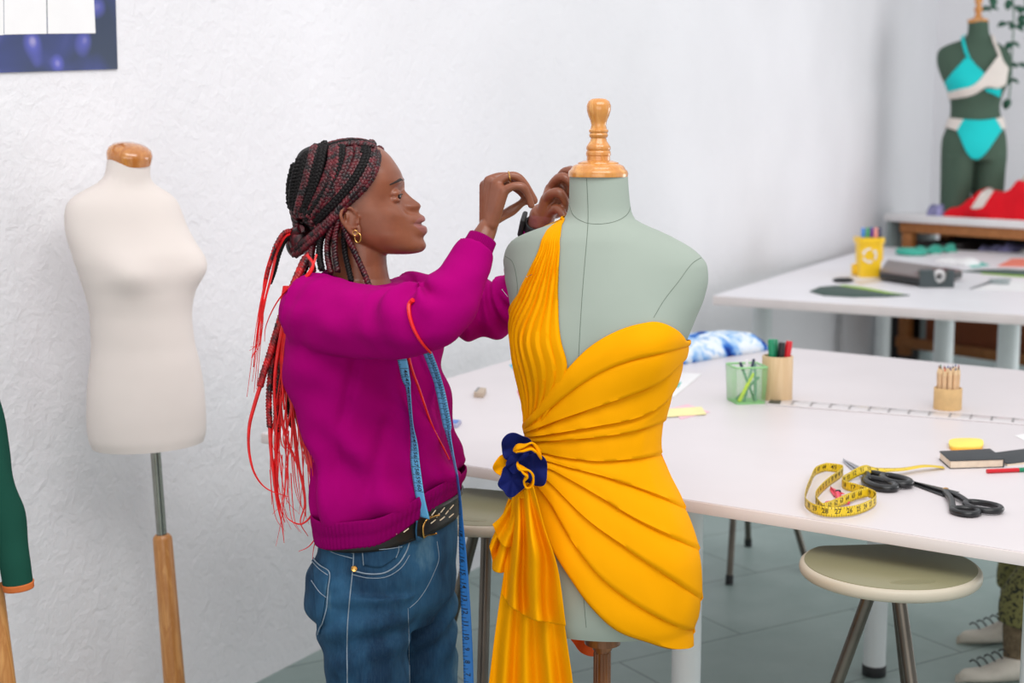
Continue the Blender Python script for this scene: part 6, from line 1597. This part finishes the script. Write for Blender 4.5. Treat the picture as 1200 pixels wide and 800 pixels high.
for (x, y), k_, h_ in (((PX, PY), kn1, hp1), ((PX + .11, PY + .34), kn2, hp2)):
    q = cr([(x + .02, y, .175, .068), (x + .03, y, .26, .072), (*k_, .080), (*h_, .105)], 60); m.tube([V(z[:3]) for z in q], [z[3] for z in q], 30)
m.ball((PX + 0.800, PY + .15, .60), (.17, .19, .12), 16)
tr = m.build('trousers', M['olive'], p2, 0); remesh(tr, .008, 4)
m = MB(); rows = [oval((lerp(PX + 0.800, PX + 0.750, i/19), PY + .15, lerp(.60, 1.06, i/19)), lerp(.20, .165, i/19)*(1 if i < 17 else .8 - .12*(i-17)), lerp(.16, .13, i/19)*(1 if i < 17 else .85 - .1*(i-17)), math.pi, 40) for i in range(20)]; m.grid(rows, cv=True, cap=True)
for s_ in (-1, 1):
    yy = PY + .15 + s_*.19; q = cr([(PX + 0.750, PY + .15 + s_*.12, 1.03, .062), (PX + 0.740, yy, .90, .054), (PX + 0.700, yy, .74, .048), (PX + 0.530, yy - s_*.03, .70, .042)], 30); m.tube([V(z[:3]) for z in q], [z[3] for z in q], 20)
q = cr([(PX + .75, PY + .15, 1.00, .145), (PX + .75, PY + .15, 1.06, .118), (PX + .75, PY + .15, 1.095, .082), (PX + .748, PY + .15, 1.125, .066)], 20); m.tube([V(z[:3]) for z in q], [z[3] for z in q], 30)
tt = m.build('shirt', M['counterwhite'], p2, 0); remesh(tt, .008, 4)
for q_ in (-1, 1):
    e_ = MB().ball((HX - .080, HYY + q_*.030, 1.314), .0115, 12).build('eye', M['eyewhite'], p2); MB().ball((HX - .0885, HYY + q_*.030, 1.314), (.004, .0055, .0055), 8).build('iris', M['iris'], e_)
MB().lathe([(.02, .118), (.06, .105), (.088, .06), (.1, 0), (.096, -.05), (.07, -.08), (.02, -.085)], (PX + 0.745, PY + .15, 1.32), 28, sy=.85).build('hair', M['hairblack'], p2)
for x, y in ((PX, PY), (PX + .11, PY + .34)):
    MB().lathe([(.040, .05), (.042, .10), (.046, .135), (.047, .165), (.043, .18)], (x + .012, y, 0), 26).build('sock', M['sock'], p2)
    rows = []
    for i in range(25):
        t = i/24; L_ = .075 - .26*t; wd_ = .046*(math.sin(math.pi*min(1, .14 + t*.90))**.5); h = lerp(.095, .042, sstep(.15, .7, t))*(1 - .45*sstep(.88, 1, t))
        rows.append([V((x + L_, y - .10*t*.3 + math.cos(a)*wd_, max(0, h*.5 + math.sin(a)*h*.5))) for a in [2*math.pi*k/24 for k in range(24)]])
    s_ = MB().grid(rows, cv=True, cap=True).build('sneaker', M['sneaker'], p2, 50)
    lc = MB()
    for i in range(5):
        X = x - .02 - .022*i; zt = .088 - .0085*i; lc.tube([(X, y - .025, zt - .006), (X - .006, y - .01, zt + .004), (X - .012, y + .012, zt + .003), (X - .016, y + .025, zt - .008)], .0028, 6)
    lc.build('lace', M['ink'], s_)
st4 = make_stool('stool under the seated person at the right end of the table', .46, .17, (PX + .82, PY + .15, 0), 0, False)
# things of one kind carry one group phrase
GROUPS = {'stool': 'stools round the cutting table', 'sticky_note': 'sticky notes on the cutting table', 'paper_sheet': 'loose paper sheets', 'pen': 'pens in the green mesh cup', 'rolled_cloth': 'cloths rolled in the fabric bin',
          'storage_bin': 'bins on the rack', 'scissors': 'scissors on the tables', 'notebook': 'black notebooks', 'dress_form': 'dress forms', 'folded_cloth': 'folded cloths', 'felt_piece': 'felt pieces on the second table', 'person': 'people', 'measuring_tape': 'measuring tapes'}
for o in list(COL.objects):
    if o.parent is None and 'category' in o and 'group' not in o:
        b = o.name.split('.')[0]
        if b == 'marker_pen': o['group'] = 'markers in the yellow bin' if 'yellow bin' in o['label'] else 'markers in the wooden pot'
        elif b in GROUPS: o['group'] = GROUPS[b]
